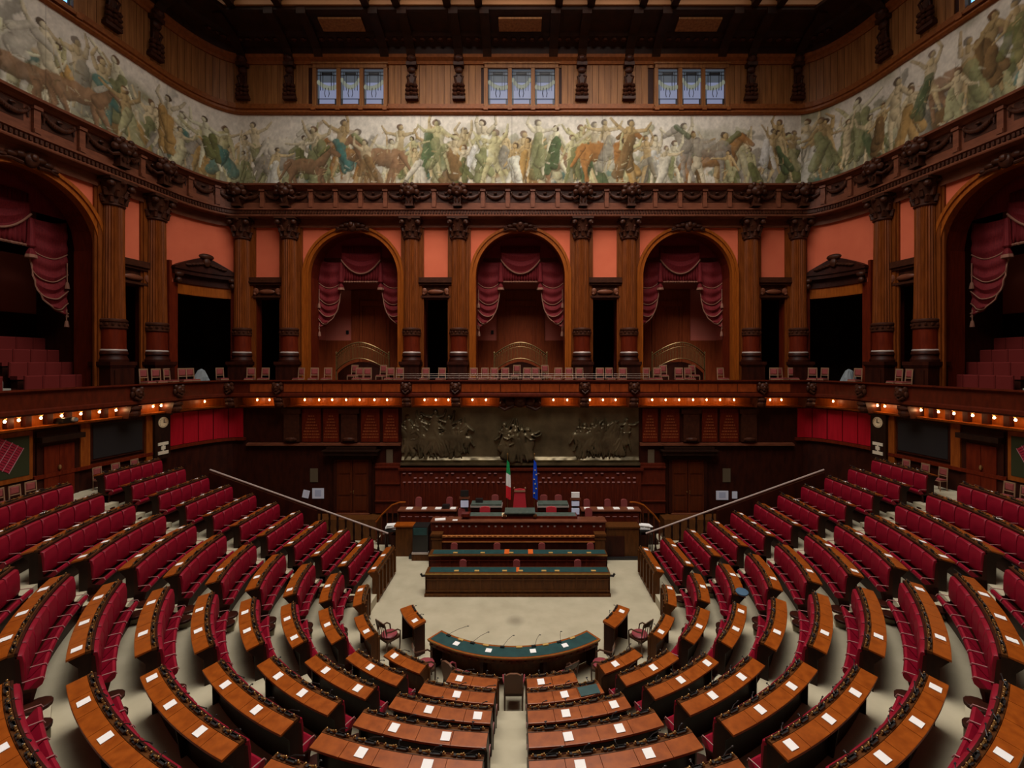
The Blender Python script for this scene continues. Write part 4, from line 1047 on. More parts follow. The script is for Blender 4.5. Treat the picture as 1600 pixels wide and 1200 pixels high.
struct(MB().sweep(frs(-SMAX, SMAX), [(0, ZT), (0, 24.5)], closed=False).build('wall_attic', 'dark_wood'))

# ------------------------------------------------------------------ attic storey with windows
WIN = [-8.05, 0.05, 8.1]; SWIN = abs(s_of_px(118, .05)) + 1.75
wins = [(-SWIN, True)] + [(c, False) for c in WIN] + [(SWIN, True)]
m = MB()
s = -SV - 1
while s < SV + 1:
    ok = all(abs(s + .15 - c) > 1.9 for c, _ in wins)
    if ok: m.sweep([fr(s + .008), fr(s + .285)], [(0, 20.2), (.06, 20.2), (.06, 22.1), (0, 22.1)])
    else: m.sweep([fr(s + .008), fr(s + .285)], [(0, 21.95), (.06, 21.95), (.06, 22.1), (0, 22.1)])
    s += .293
trim(m, 'attic_wood')
m = MB().sweep(frs(-SMAX, SMAX), [(0, 19.66), (.20, 19.68), (.26, 19.74), (.26, 19.80), (.14, 19.84), (.14, 19.90), (.20, 19.94), (.10, 20.0), (.09, 20.22), (0, 20.24)]); trim(m, 'attic_trim')
m = MB().sweep(frs(-SMAX, SMAX), [(0, 22.08), (.12, 22.08), (.16, 22.2), (.30, 22.3), (.34, 22.42), (0, 22.44)]); trim(m, 'attic_trim')
def window(n, s, side):
    r = bpy.data.objects.new('window_%d' % n, None); COL.objects.link(r); r.location = pt(s, 0, 0); r.rotation_euler = (0, 0, face_rz(s)); r['kind'] = 'structure'
    m = MB(); z0, z1 = 20.08, 21.86
    m.b2(-1.74, 1.74, -.20, 0, z1, z1 + .17); m.b2(-1.80, 1.80, -.24, 0, z1 + .17, z1 + .24); m.b2(-1.74, 1.74, -.22, 0, z0 - .10, z0)
    for x in (-1.68, -.545, .545, 1.68): m.b2(x - .09, x + .09, -.18, 0, z0, z1)
    m.build('window_frame', 'attic_wood', r, local=True)
    m = MB(); m.b2(-1.86, 1.86, -.30, 0, z0 - .20, z0 - .10)
    for x in (-1.68, -.545, .545, 1.68): m.b2(x - .1, x + .1, -.32, 0, z0 - .26, z0 - .12)
    m.build('window_sill', 'attic_trim', r, local=True)
    for i, xc in enumerate((-1.11, 0, 1.11)):
        h = .45
        m = MB(); m.b2(xc - h, xc + h, -.05, -.03, z0, z1); pane = m.build('window_pane', ('glass_bright' if i != 1 else 'glass_white') if side else 'glass_pane', r, local=True)
        m = MB(); m.b2(xc - h, xc + h, -.07, -.05, z1 - .62, z1)
        m.b2(xc - h, xc - h + .08, -.07, -.05, z0, z1)
        if not side: m.build('tinted_border', 'glass_dim', pane, local=True)
        m = MB()
        for k in range(9):
            t = -1 + k / 4; zc = z1 - .62 - .34 * (1 - t * t) if i == 1 else z1 - .72 - .28 * (1 - (t * (1 if xc < 0 else -1) - .4) ** 2 * .5)
            m.ball((xc + t * h * .9, -.085, zc + .1), (.085, .012, .12), 7, 5)
        if not side: m.build('leaded_garland', 'glass_leaf', pane, True, local=True)
        m = MB()
        for zz in (z0 + .36, z1 - .14, z1 - .3): m.b2(xc - h, xc + h, -.10, -.06, zz, zz + .018)
        m.b2(xc - .26, xc + .26, -.10, -.06, z1 - .26, z1 - .17)
        for x in (-.32, -.2, .2, .32): m.b2(xc + x - .01, xc + x + .01, -.10, -.06, z1 - 1.0, z1 - .14)
        for x in (-h + .05, h - .05): m.b2(xc + x - .03, xc + x + .03, -.10, -.06, z0 + .08, z0 + .34)
        for x in (-.07, .07): m.tube([(xc + x, -.1, z1 - .9), (xc + x * 1.6, -.1, z0 + .62), (xc + x, -.1, z0 + .45)], .016, 4)
        m.build('lead_bars', 'lead', pane, local=True)
for n, (c, sd) in enumerate(wins): window(n + 1, c, sd)
def attic_bracket():
    m = MB()
    m.b2(-.13, .13, -.16, 0, 20.4, 22.1); m.b2(-.30, .30, -.22, 0, 20.36, 20.5); m.b2(-.26, .26, -.26, 0, 20.52, 20.6)
    for z, r in ((20.58, .15), (20.78, .14), (20.98, .13)):
        for g in (-1, 1): m.ball((g * .17, -.18, z), (r, .13, .10), 8, 6)
        m.ball((0, -.22, z + .02), (.11, .12, .09), 8, 6)
    m.tube([(-.12, -.14, 21.1), (-.2, -.2, 21.4), (-.08, -.2, 21.5)], .06, 6, .04); m.tube([(.12, -.14, 21.1), (.2, -.2, 21.4), (.08, -.2, 21.5)], .06, 6, .04)
    m.ball((0, -.16, 21.72), (.2, .12, .16), 9, 6); m.b2(-.24, .24, -.30, 0, 21.9, 22.06); m.ball((0, -.22, 22.2), (.24, .22, .18), 9, 6)
    return m.mesh('attic_bracket', True)
AB = attic_bracket(); AB.materials.append(M['carved_wood'])
extra = [SWIN - 2.25, SWIN - 2.25 - 2.2]
for i, s in enumerate(sorted(ALLCOL)):
    o = link('carved_bracket', AB, None, pt(s, .06, 0), face_rz(s)); tag(o, 'dark carved wooden bracket on the attic planks, %s from the left' % ordn(i + 1), 'bracket', 'carved brackets under the ceiling')

# ------------------------------------------------------------------ ceiling: sloping soffit, beams, gilt coffers and skylight
IN_D = 2.0
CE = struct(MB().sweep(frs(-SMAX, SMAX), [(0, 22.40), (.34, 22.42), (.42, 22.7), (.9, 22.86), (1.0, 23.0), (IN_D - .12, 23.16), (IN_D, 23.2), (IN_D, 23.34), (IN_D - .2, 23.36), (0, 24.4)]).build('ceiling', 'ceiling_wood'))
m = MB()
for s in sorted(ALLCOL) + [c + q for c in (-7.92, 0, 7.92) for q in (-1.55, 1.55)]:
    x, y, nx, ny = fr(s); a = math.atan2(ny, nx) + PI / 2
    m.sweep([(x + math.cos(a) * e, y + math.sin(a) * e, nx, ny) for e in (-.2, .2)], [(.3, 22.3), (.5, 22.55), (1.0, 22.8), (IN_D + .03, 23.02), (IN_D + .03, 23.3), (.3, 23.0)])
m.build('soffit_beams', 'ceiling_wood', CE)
m = MB()
for c in (-7.92, 0, 7.92):
    x, y, nx, ny = fr(c); m.sweep([(x - .95, y, nx, ny), (x + .95, y, nx, ny)], [(1.1, 22.98), (1.1, 22.9), (1.7, 23.02), (1.7, 23.1)])
m.build('soffit_panels', 'attic_wood', CE)
m = MB()
for s in np.arange(-15, 15, .42):
    x, y, nx, ny = fr(s)
    m.ball((x + nx * .75, y + ny * .75, 22.78), (.15, .12, .07), 6, 4)
m.build('carved_leaves', 'carved_wood', CE)
YB = 21.5 - IN_D
GC = MB()
GC.b2(-13.6, 13.8, YB - .10, YB + .05, 23.34, 23.48); GC.b2(-13.6, 13.8, YB - .02, YB + .05, 23.48, 23.8); GC.b2(-13.6, 13.8, YB - .14, YB + .05, 23.80, 23.9)
GC.b2(-13.6, 13.8, YB - .30, YB - .1, 23.9, 24.2)
trim(GC, 'gilt_cornice')
m = MB()
for px in (362, 436, 572, 620, 699, 748, 873, 923, 1004, 1053, 1178, 1218, 1304):
    x = at(px, 10, YB)[0]; m.b2(x - .16, x + .16, 2.5, YB - .02, 23.3, 23.85)
for y in (16.2, 13.2, 10.2, 7.2, 4.2): m.b2(-13.6, 13.8, y - .16, y + .16, 23.35, 23.8)
m.build('skylight_beams', 'ceiling_wood', CE)
m = MB(); m.b2(-14, 14.2, 2.0, 21.6, 24.25, 24.3); sk = m.build('skylight', 'skylight_glass'); sk.name = 'window_skylight'; struct(sk)
m = MB(); m.b2(-17, 17.2, -3, 2.5, 23.3, 24.4)
for g in (-1, 1): m.b2(g * 13.6, g * 17, 2.5, 22, 23.4, 24.4)
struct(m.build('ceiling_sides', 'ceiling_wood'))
m = MB(); m.b2(-17, 17.2, -2.8, -2.5, 0, 24.4); struct(m.build('wall_front', 'brown_wood'))

# ------------------------------------------------------------------ gallery parapet, its carvings, rails and chairs
PD = 1.2
par = [(PD - .10, 6.5), (PD - .10, 7.06), (PD - .16, 7.08), (PD - .16, 7.16), (PD + .09, 7.18), (PD + .10, 7.12), (PD + .04, 7.08), (PD, 7.04), (PD, 6.58), (PD + .06, 6.54), (PD + .07, 6.44), (PD + .0, 6.38), (PD - .3, 6.38), (PD - .3, 6.42)]
PAR = struct(MB().sweep(frs(-SMAX, SMAX, .3), par).build('trim_gallery_parapet', 'parapet_dark'))
m = MB()
sp = sorted([s for s in ALLCOL if abs(s) < 12]); xs = [-12.4] + sp + [12.4]
for a, b in zip(xs[:-1], xs[1:]):
    n = max(1, round((b - a - .5) / .95)); w_ = (b - a - .5) / n
    for i in range(n):
        p = a + .25 + w_ * i; m.sweep(frs(p + .02, p + w_ - .02, .3), [(PD - .02, 6.64), (PD + .014, 6.64), (PD + .014, 7.0), (PD - .02, 7.0)])
m.build('front_panels', 'parapet_wood', PAR)
def mask_mesh():
    m = MB(); m.ball((0, -.10, 6.86), (.17, .13, .19), 9, 7); m.ball((0, -.2, 6.84), (.06, .07, .07), 7, 5); m.ball((0, -.18, 6.73), (.08, .06, .05), 7, 5)
    for g in (-1, 1):
        m.ball((g * .15, -.06, 6.98), (.09, .09, .1), 7, 5); m.ball((g * .19, -.05, 6.8), (.07, .08, .12), 7, 5); m.ball((g * .075, -.2, 6.92), (.035, .03, .03), 6, 4)
    m.tube([(-.14, -.1, 6.7), (0, -.16, 6.58), (.14, -.1, 6.7)], .05, 6)
    return m.mesh('carved_mask', True)
MASK = mask_mesh(); MASK.materials.append(M['carved_wood'])
def corbel_mesh():
    m = MB(); m.hexa([(-.2, .1, 5.92), (.2, .1, 5.92), (.2, .7, 5.92), (-.2, .7, 5.92)], [(-.2, -.05, 6.36), (.2, -.05, 6.36), (.2, .7, 6.36), (-.2, .7, 6.36)]); m.ball((0, .05, 6.1), (.21, .16, .16), 8, 6); m.ball((0, -.02, 6.28), (.21, .12, .1), 8, 6)
    return m.mesh('gallery_corbel')
CORB = corbel_mesh(); CORB.materials.append(M['carved_wood'])
for i, s in enumerate(sorted(ALLCOL)):
    o = link('carved_mask', MASK, None, pt(s, PD, 0), face_rz(s)); tag(o, 'dark carved mask on the gallery front, %s from the left' % ordn(i + 1), 'carving', 'carved masks of the gallery front')
    o = link('gallery_corbel', CORB, None, pt(s, PD - .02, 0), face_rz(s)); tag(o, 'dark wooden corbel under the gallery, %s from the left' % ordn(i + 1), 'bracket', 'corbels under the gallery', 'thing')
root = thing('gallery_rail', 'thin metal safety rail on top of the back gallery front', 'railing', pt(0, PD, 7.16))
rf = frs(-5.6, 5.8, .5)
for z in (7.26, 7.36, 7.45): MB().tube([(x + nx * (PD - .04), y + ny * (PD - .04), z) for x, y, nx, ny in rf], .009, 5).build('bar', 'thin_metal', root)
for s in np.linspace(-5.6, 5.8, 9): MB().tube([pt(s, PD - .04, 7.16), pt(s, PD - .04, 7.46)], .011, 5).build('post', 'thin_metal', root)
# little chairs
def gchair():
    fr_ = MB()
    for g in (-1, 1):
        fr_.tube([(g * .17, .17, 0), (g * .17, .16, .42), (g * .165, .20, .92)], .022, 5); fr_.tube([(g * .17, -.17, 0), (g * .17, -.17, .42)], .02, 5)
    fr_.box((0, .2, .92), (.36, .035, .05)); fr_.box((0, .18, .60), (.34, .03, .035)); fr_.box((0, 0, .41), (.36, .36, .04))
    a = fr_.mesh('chair_frame'); a.materials.append(M['chair_frame'])
    b = MB().add(*rounded(-.14, .14, .165, .205, .63, .89)).mesh('backrest'); b.materials.append(M['pink_fabric'])
    c = MB().box((0, 0, .445), (.34, .34, .05)).mesh('seat'); c.materials.append(M['pink_fabric'])
    return a, b, c
GCH = gchair()
USED = []
gpx = [200, 219, 251, 268, 286, 348, 376, 413, 452, 490, 511, 540, 553, 567, 583, 607, 622, 640, 697, 728, 745, 763, 780, 791, 803, 812, 826, 863, 877, 903, 928, 950, 975, 1003, 1017, 1041, 1062, 1075, 1092, 1128, 1188, 1210, 1233, 1268, 1283, 1341, 1397, 1420]
for i, px in enumerate(gpx):
    s = s_of_px(px, .72); near = min(abs(s - c) for c in ALLCOL) < .72
    if near: s = min((c + e for c in ALLCOL for e in (-.74, .74)), key=lambda q: abs(q - s))
    s += 0; d = .86 if near else rng.uniform(.6, .84)
    if any(abs(s - c) < 2.0 for c in (-7.92, 0, 7.92)) and i % 3 == 2: d = rng.uniform(-.2, .3)
    while any(abs(s - q) < .46 for q in USED): s += .06
    USED.append(s)
    x, y, _ = pt(s, d, 0)
    root = thing('gallery_chair', 'small pale framed chair with pink back behind the gallery front, %s from the left' % ordn(i + 1), 'chair', (x, y, Z0 + (.18 if d > .5 else .30)), face_rz(s) + rng.uniform(-.35, .35), 'small chairs on the gallery')
    for nm, me in zip(('chair_frame', 'backrest', 'seat'), GCH): link(nm, me, root)
for g in (-1, 1):
    for i, (px, dd) in enumerate(((186, .95), (216, .95), (158, .95), (55, .95), (30, 1.0), (4, .95))):
        s = s_of_px(px if g < 0 else 1626 - px, dd); x, y, _ = pt(s, dd, 0)
        root = thing('wall_chair', 'small wooden chair behind the top benches, %s along the %s wall from the corner' % (ordn(i + 1), SIDE[g]), 'chair', (x, y, TK(11)), face_rz(s), 'chairs behind the top benches'); root.scale = (.82, .82, .82)
        for nm, me in zip(('chair_frame', 'backrest', 'seat'), GCH): link(nm, me, root)
MB().sweep(frs(-SV, SV), [(PD - .12, Z0), (PD - .12, Z0 + .18), (.42, Z0 + .18), (.42, Z0)]).build('gallery_step', 'dark_wood', bpy.data.objects['floor_gallery'])
g = MB()
for c in (-7.92, 0, 7.92): g.sweep(frs(c - 2.0, c + 2.0), [(.42, Z0), (.42, Z0 + .3), (-1.2, Z0 + .3), (-1.2, Z0)])
g.build('arch_step', 'dark_wood', bpy.data.objects['floor_gallery'])
def bundle(px, lb):
    s = s_of_px(px, .6); x, y, _ = pt(s, .6, 0)
    m = MB(); n = 14; rr = random.Random(px); v = []; f = []
    for j, (r, z) in enumerate(((.42, 0), (.36, .3), (.27, .62), (.14, .9), (.02, .98))):
        for i in range(n): a = 2 * PI * i / n; q = r * (1 + .22 * math.sin(3 * a + j) + rr.uniform(-.1, .1)); v.append((x + q * math.cos(a), y + q * .8 * math.sin(a), Z0 + .1 + z))
    for j in range(4):
        for i in range(n): k = (i + 1) % n; f.append((j * n + i, j * n + k, (j + 1) * n + k, (j + 1) * n + i))
    f.append(tuple(range(n))); f.append(tuple(4 * n + i for i in range(n)))
    tag(m.add(v, f).build('draped_equipment', 'grey_cloth'), lb, 'cover')
bundle(315, 'grey cloth draped over equipment on the gallery at the left corner'); bundle(1326, 'grey cloth draped over equipment on the gallery at the right corner')

# ------------------------------------------------------------------ lower walls under the gallery
LD = .5
struct(MB().sweep(frs(-14.6, 14.6), [(LD, 0), (LD, 6.45)], closed=False).build('wall_lower_back', 'dark_wood'))
struct(MB().sweep(frs(-SMAX, -14.6), [(LD, 0), (LD, 6.45)], closed=False).build('wall_lower_left', 'dark_wood'))
struct(MB().sweep(frs(14.6, SMAX), [(LD, 0), (LD, 6.45)], closed=False).build('wall_lower_right', 'dark_wood'))
trim(MB().sweep(frs(-SMAX, SMAX), [(LD, 5.86), (LD + .2, 5.90), (LD + .34, 5.93), (LD + .36, 5.99), (LD + .02, 6.0), (LD + .02, 6.42), (LD, 6.42)]), 'jamb_wood')
def zpx(py, Y): return CAMZ - (py - CY) * Y / F_PX
# lamps under the gallery
lamp_px = [8, 29, 64, 96, 126, 155, 181, 239, 252, 320, 402, 421, 476, 499, 519, 541, 562, 585, 605, 663, 681, 701, 738, 759, 864.6, 886.6, 922, 942, 962, 1019, 1040, 1061, 1083, 1104, 1125, 1147, 1203, 1221, 1302, 1371, 1383, 1439, 1466, 1491, 1520, 1553, 1587]
m = MB(); m.lathe([(.035, .0), (.05, .03), (.05, .08), (.03, .10)], 8, (0, 0, .05)); SOCK = m.mesh('lamp_socket'); SOCK.materials.append(M['brass'])
m = MB(); m.ball((0, 0, 0), (.036, .036, .045), 8, 6); BULB = m.mesh('bulb', True); BULB.materials.append(M['bulb'])
LLIGHT = bpy.data.lights.new('lamp_light', 'POINT'); LLIGHT.energy = 4.2; LLIGHT.color = (1.0, .48, .20); LLIGHT.shadow_soft_size = .05
for i, px in enumerate(lamp_px):
    s = s_of_px(px, .74)
    root = thing('gallery_lamp', 'small glowing bulb under the gallery, %s from the left' % ordn(i + 1), 'lamp', pt(s, .74, 6.24), face_rz(s), 'bulbs under the gallery')
    link('socket', SOCK, root, (0, 0, .0)); link('bulb', BULB, root)
    lo = bpy.data.objects.new('lamp_light', LLIGHT); COL.objects.link(lo); lo.parent = root; lo.location = (0, -.06, -.02)
m = MB()                       # dividers between the lamps on the side walls
for a, b in zip(lamp_px[:-1], lamp_px[1:]):
    if a < 200 or a > 1400:
        s = s_of_px((a + b) / 2, .74); x, y, nx, ny = fr(s); m.box((x + nx * .60, y + ny * .60, 6.21), (.16, .18, .42), math.atan2(ny, nx) + PI / 2)
trim(m, 'dark_wood')
# back wall: bronze relief
def relief():
    x0, x1, z0, z1 = -5.38, 5.58, 3.34, 5.86; dx = .03; W = int((x1 - x0) / dx) + 1; H = int((z1 - z0) / dx) + 1
    rs = np.random.RandomState(3); r = random.Random(21); hgt = .03 * fbm((H, W), rs, ((40, .5), (14, .3), (5, .2)), 2.0)
    hgt += np.clip(.10 - .10 * np.abs(np.linspace(0, H * dx, H) - .12) / .16, 0, .1)[:, None] * (.7 + .6 * fbm((H, W), rs, ((9, .6), (4, .4)), 1.5))
    spots = [(r.uniform(.25, 3.0), r.uniform(.1, .75), r.uniform(1.1, 1.7), r.random() < .3) for _ in range(26)]
    spots += [(r.uniform(8.1, 10.7), r.uniform(.1, .6), r.uniform(1.1, 1.6), r.random() < .2) for _ in range(22)]
    spots += [(r.uniform(4.75, 6.15), r.uniform(.0, .12), r.uniform(1.3, 1.75), False) for _ in range(9)]
    for x, z, h, be in spots:
        L = beast_limbs(r, x, z, h * .8) if be else person_limbs(r, x, z, h); base = r.uniform(.0, .05) if not 4.5 < x < 6.4 else r.uniform(.10, .20)
        def pf(w_, d, ex, ez, kind):
            q = np.where(d < 1, base + .10 * np.sqrt(np.clip(1 - d * d, 0, 1)), 0); np.maximum(w_, q, out=w_)
        for Lm in L: stamp(hgt, 0, dx, Lm, pf)
    xs = np.linspace(x0, x1, W); zs = np.linspace(z0, z1, H)
    yb = 21.0 - .06; V = [(float(xs[i]), float(yb - hgt[j, i]), float(zs[j])) for j in range(H) for i in range(W)]
    F_ = [(j * W + i, j * W + i + 1, (j + 1) * W + i + 1, (j + 1) * W + i) for j in range(H - 1) for i in range(W - 1)]
    root = thing('bronze_relief', 'wide dark bronze relief of crowded figures behind the rostrum', 'relief', (0.1, 20.94, 3.34))
    MB().add(V, F_).build('relief_panel', 'bronze', root, True)
    m = MB(); m.b2(x0 - .05, x1 + .05, 20.80, 21.0, 3.22, 3.34); m.b2(x0 - .05, x1 + .05, 20.9, 21.0, 5.86, 5.95); m.build('relief_ledge', 'bronze', root)
    c = MB(); cx = .1; y = 20.6
    c.ball((cx, y, 6.2), (.32, .2, .3), 10, 7); c.ball((cx, y - .14, 6.25), (.16, .1, .16), 8, 6)
    for g in (-1, 1): c.ball((cx + g * .45, y, 6.15), (.25, .16, .22), 8, 6); c.ball((cx + g * .75, y + .05, 6.1), (.2, .14, .16), 8, 6); c.tube([(cx + g * .3, y, 6.0), (cx + g * .7, y, 5.8), (cx + g * 1.0, y + .1, 5.95)], .1, 6, .05)
    c.b2(cx - .95, cx + .95, y + .1, 20.98, 5.97, 6.36)
    tag(c.build('carved_crest', 'carved_wood', None, True), 'dark carved crest under the gallery above the bronze relief', 'carving')
relief()
# panels of the back wall
def bx(px, Y=21.0): return at(px, 0, Y)[0]
mir = lambda px: 2 * 813 - px
m = MB(); pl = MB()
for g in (0, 1):
    f = (lambda p: p) if g == 0 else mir
    for a, b in ((446, 470), (535, 560)):
        m.b2(bx(f(a)), bx(f(b)), 20.84, 21, 4.3, 5.84); m.b2(bx(f(a - 3)), bx(f(b + 3)), 20.8, 21, 5.6, 5.84); m.ball(((bx(f(a)) + bx(f(b))) / 2, 20.78, 4.42), (.3, .12, .1), 8, 5)
    a, b = (388, 627) if g == 0 else (f(627), f(388))
    pl.b2(bx(a), bx(b), 20.82, 21, 4.12, 4.2); pl.b2(bx(a), bx(b), 20.9, 21, 4.2, 4.24)
trim(m, 'carved_wood'); trim(pl, 'entab_wood')
for g in (0, 1):
    f = (lambda p: p) if g == 0 else mir
    for i, (a, b, c0) in enumerate(((473, 502, 0), (506, 530, 1), (565, 594, 1), (599, 623, 0))):
        xa, xb = sorted((bx(f(a)), bx(f(b)))); xm = (xa + xb) / 2; wv = xb - xa
        root = thing('inscription_panel', 'dark red wall panel with faint gold lettering, %s %s of the bronze relief' % (ordn(4 - i), SIDE[-1 if g == 0 else 1]), 'panel', (xm, 20.96, 4.3), 0, 'inscribed panels of the back wall', 'thing')
        MB().b2(xa, xb, 20.93, 21, 4.28, 5.82).build('panel_board', 'red_wood', root)
        q = MB(); rr = random.Random(i)
        for k in range(8):
            z = 5.45 - k * .14; hw = wv * (.16 + .05 * k) * rr.uniform(.85, 1.05); hw = min(hw, wv * .44); x = xm - hw
            while x < xm + hw: l = rr.uniform(.03, .11); q.b2(x, min(x + l, xm + hw), 20.92, 20.935, z, z + .05); x += l + .03
        ins = q.build('gold_lettering', 'inscription', root); ins['kind'] = 'stuff'
# doors of the back wall with dark hoods
def big_door(n, pa, pb, zb, lb):
    xa, xb = bx(pa), bx(pb); r = bpy.data.objects.new('door_%d' % n, None); COL.objects.link(r); r.location = ((xa + xb) / 2, 21, zb); r['kind'] = 'structure'
    w_ = (xb - xa) / 2
    m = MB()
    for g in (-1, 1):
        m.b2(g * .02, g * w_, -.06, 0, 0, 2.5)
        for z0, z1 in ((.12, .75), (.85, 1.75), (1.85, 2.4)): m.b2(g * .12, g * (w_ - .1), -.085, -.05, z0, z1)
    m.build('door_leaf', 'brown_red', r, local=True)
    m = MB()
    for g in (-1, 1): m.b2(g * w_, g * (w_ + .14), -.1, 0, 0, 2.6)
    m.build('door_jamb', 'dark_wood', r, local=True)
    m = MB(); m.b2(-w_ - .30, w_ + .30, -.18, 0, 2.5, 2.72); m.b2(-w_ - .5, w_ + .5, -.36, 0, 2.72, 2.9); m.b2(-w_ - .56, w_ + .56, -.42, 0, 2.9, 2.96); m.b2(-w_ - .4, w_ + .4, -.3, 0, 2.96, 3.1); m.build('door_hood', 'black_wood', r, local=True)
    m = MB(); m.tube([(.06, -.1, 1.05), (.06, -.16, 1.05), (.06, -.16, .93)], .02, 5); m.ball((-.06, -.12, 1.0), .03, 6, 4); m.build('door_handle', 'brass', r, local=True)
    m = MB(); m.b2(-w_ - .05, w_ + .05, -.14, 0, -.05, 0.0); m.build('threshold', 'entab_wood', r, local=True)
big_door(11, 527, 577, .98, 'l'); big_door(12, mir(577), mir(527), .98, 'r')
# raised passage in front of those doors
m = MB()
for g in (0, 1):
    f = (lambda p: p) if g == 0 else mir
    xa, xb = sorted((bx(f(400)), bx(f(596)))); m.b2(xa, xb, 20.2, 21, 0, .93)
trim(m, 'brown_wood')
m = MB()
for g in (0, 1):
    f = (lambda p: p) if g == 0 else mir
    xa, xb = sorted((bx(f(604)), bx(f(614)))); m.b2(xa, xb, 20.96, 21, zpx(727, 21), zpx(702, 21)); m.b2(*sorted((bx(f(485)), bx(f(497)))), 20.97, 21, zpx(753, 21), zpx(732, 21))
trim(m, 'grille')
# organ like panelling behind the chair of the speaker
pn = MB(); pn.b2(bx(628), bx(1000), 20.78, 21, .0, 3.02); pn.b2(bx(625), bx(1003), 20.70, 21, 3.0, 3.1)
for g in (0, 1):
    f = (lambda p: p) if g == 0 else mir
    xa, xb = sorted((bx(f(588)), bx(f(627)))); pn.b2(xa, xb, 20.86, 21, 1.0, 3.3); pn.b2(xa, xb, 20.78, 21, 3.1, 3.16); pn.b2(xa, xb, 20.80, 21, 2.35, 2.4); pn.b2(xa, xb, 20.78, 21, 1.55, 1.6)
for i in range(46):
    x = bx(632) + i * (bx(996) - bx(632)) / 45; pn.b2(x - .05, x + .05, 20.74, 20.8, .9, 2.42)
trim(pn, 'panel_red')
m = MB()
for row, z in enumerate((2.85, 2.64, 2.44)):
    for i in range(0, 23 if row < 2 else 46):
        x = bx(634) + (i * .24 if row == 2 else (i // 2) * .98 + (i % 2) * .26 + .5 * row)
        if x > bx(994) or abs(x - .1) < .75: continue
        m.b2(x - .06, x + .06, 20.72, 20.79, z, z + .035)
sl = m.build('panel_slots', 'pale_rail'); sl['kind'] = 'structure'; sl.name = 'trim_panel_slots'
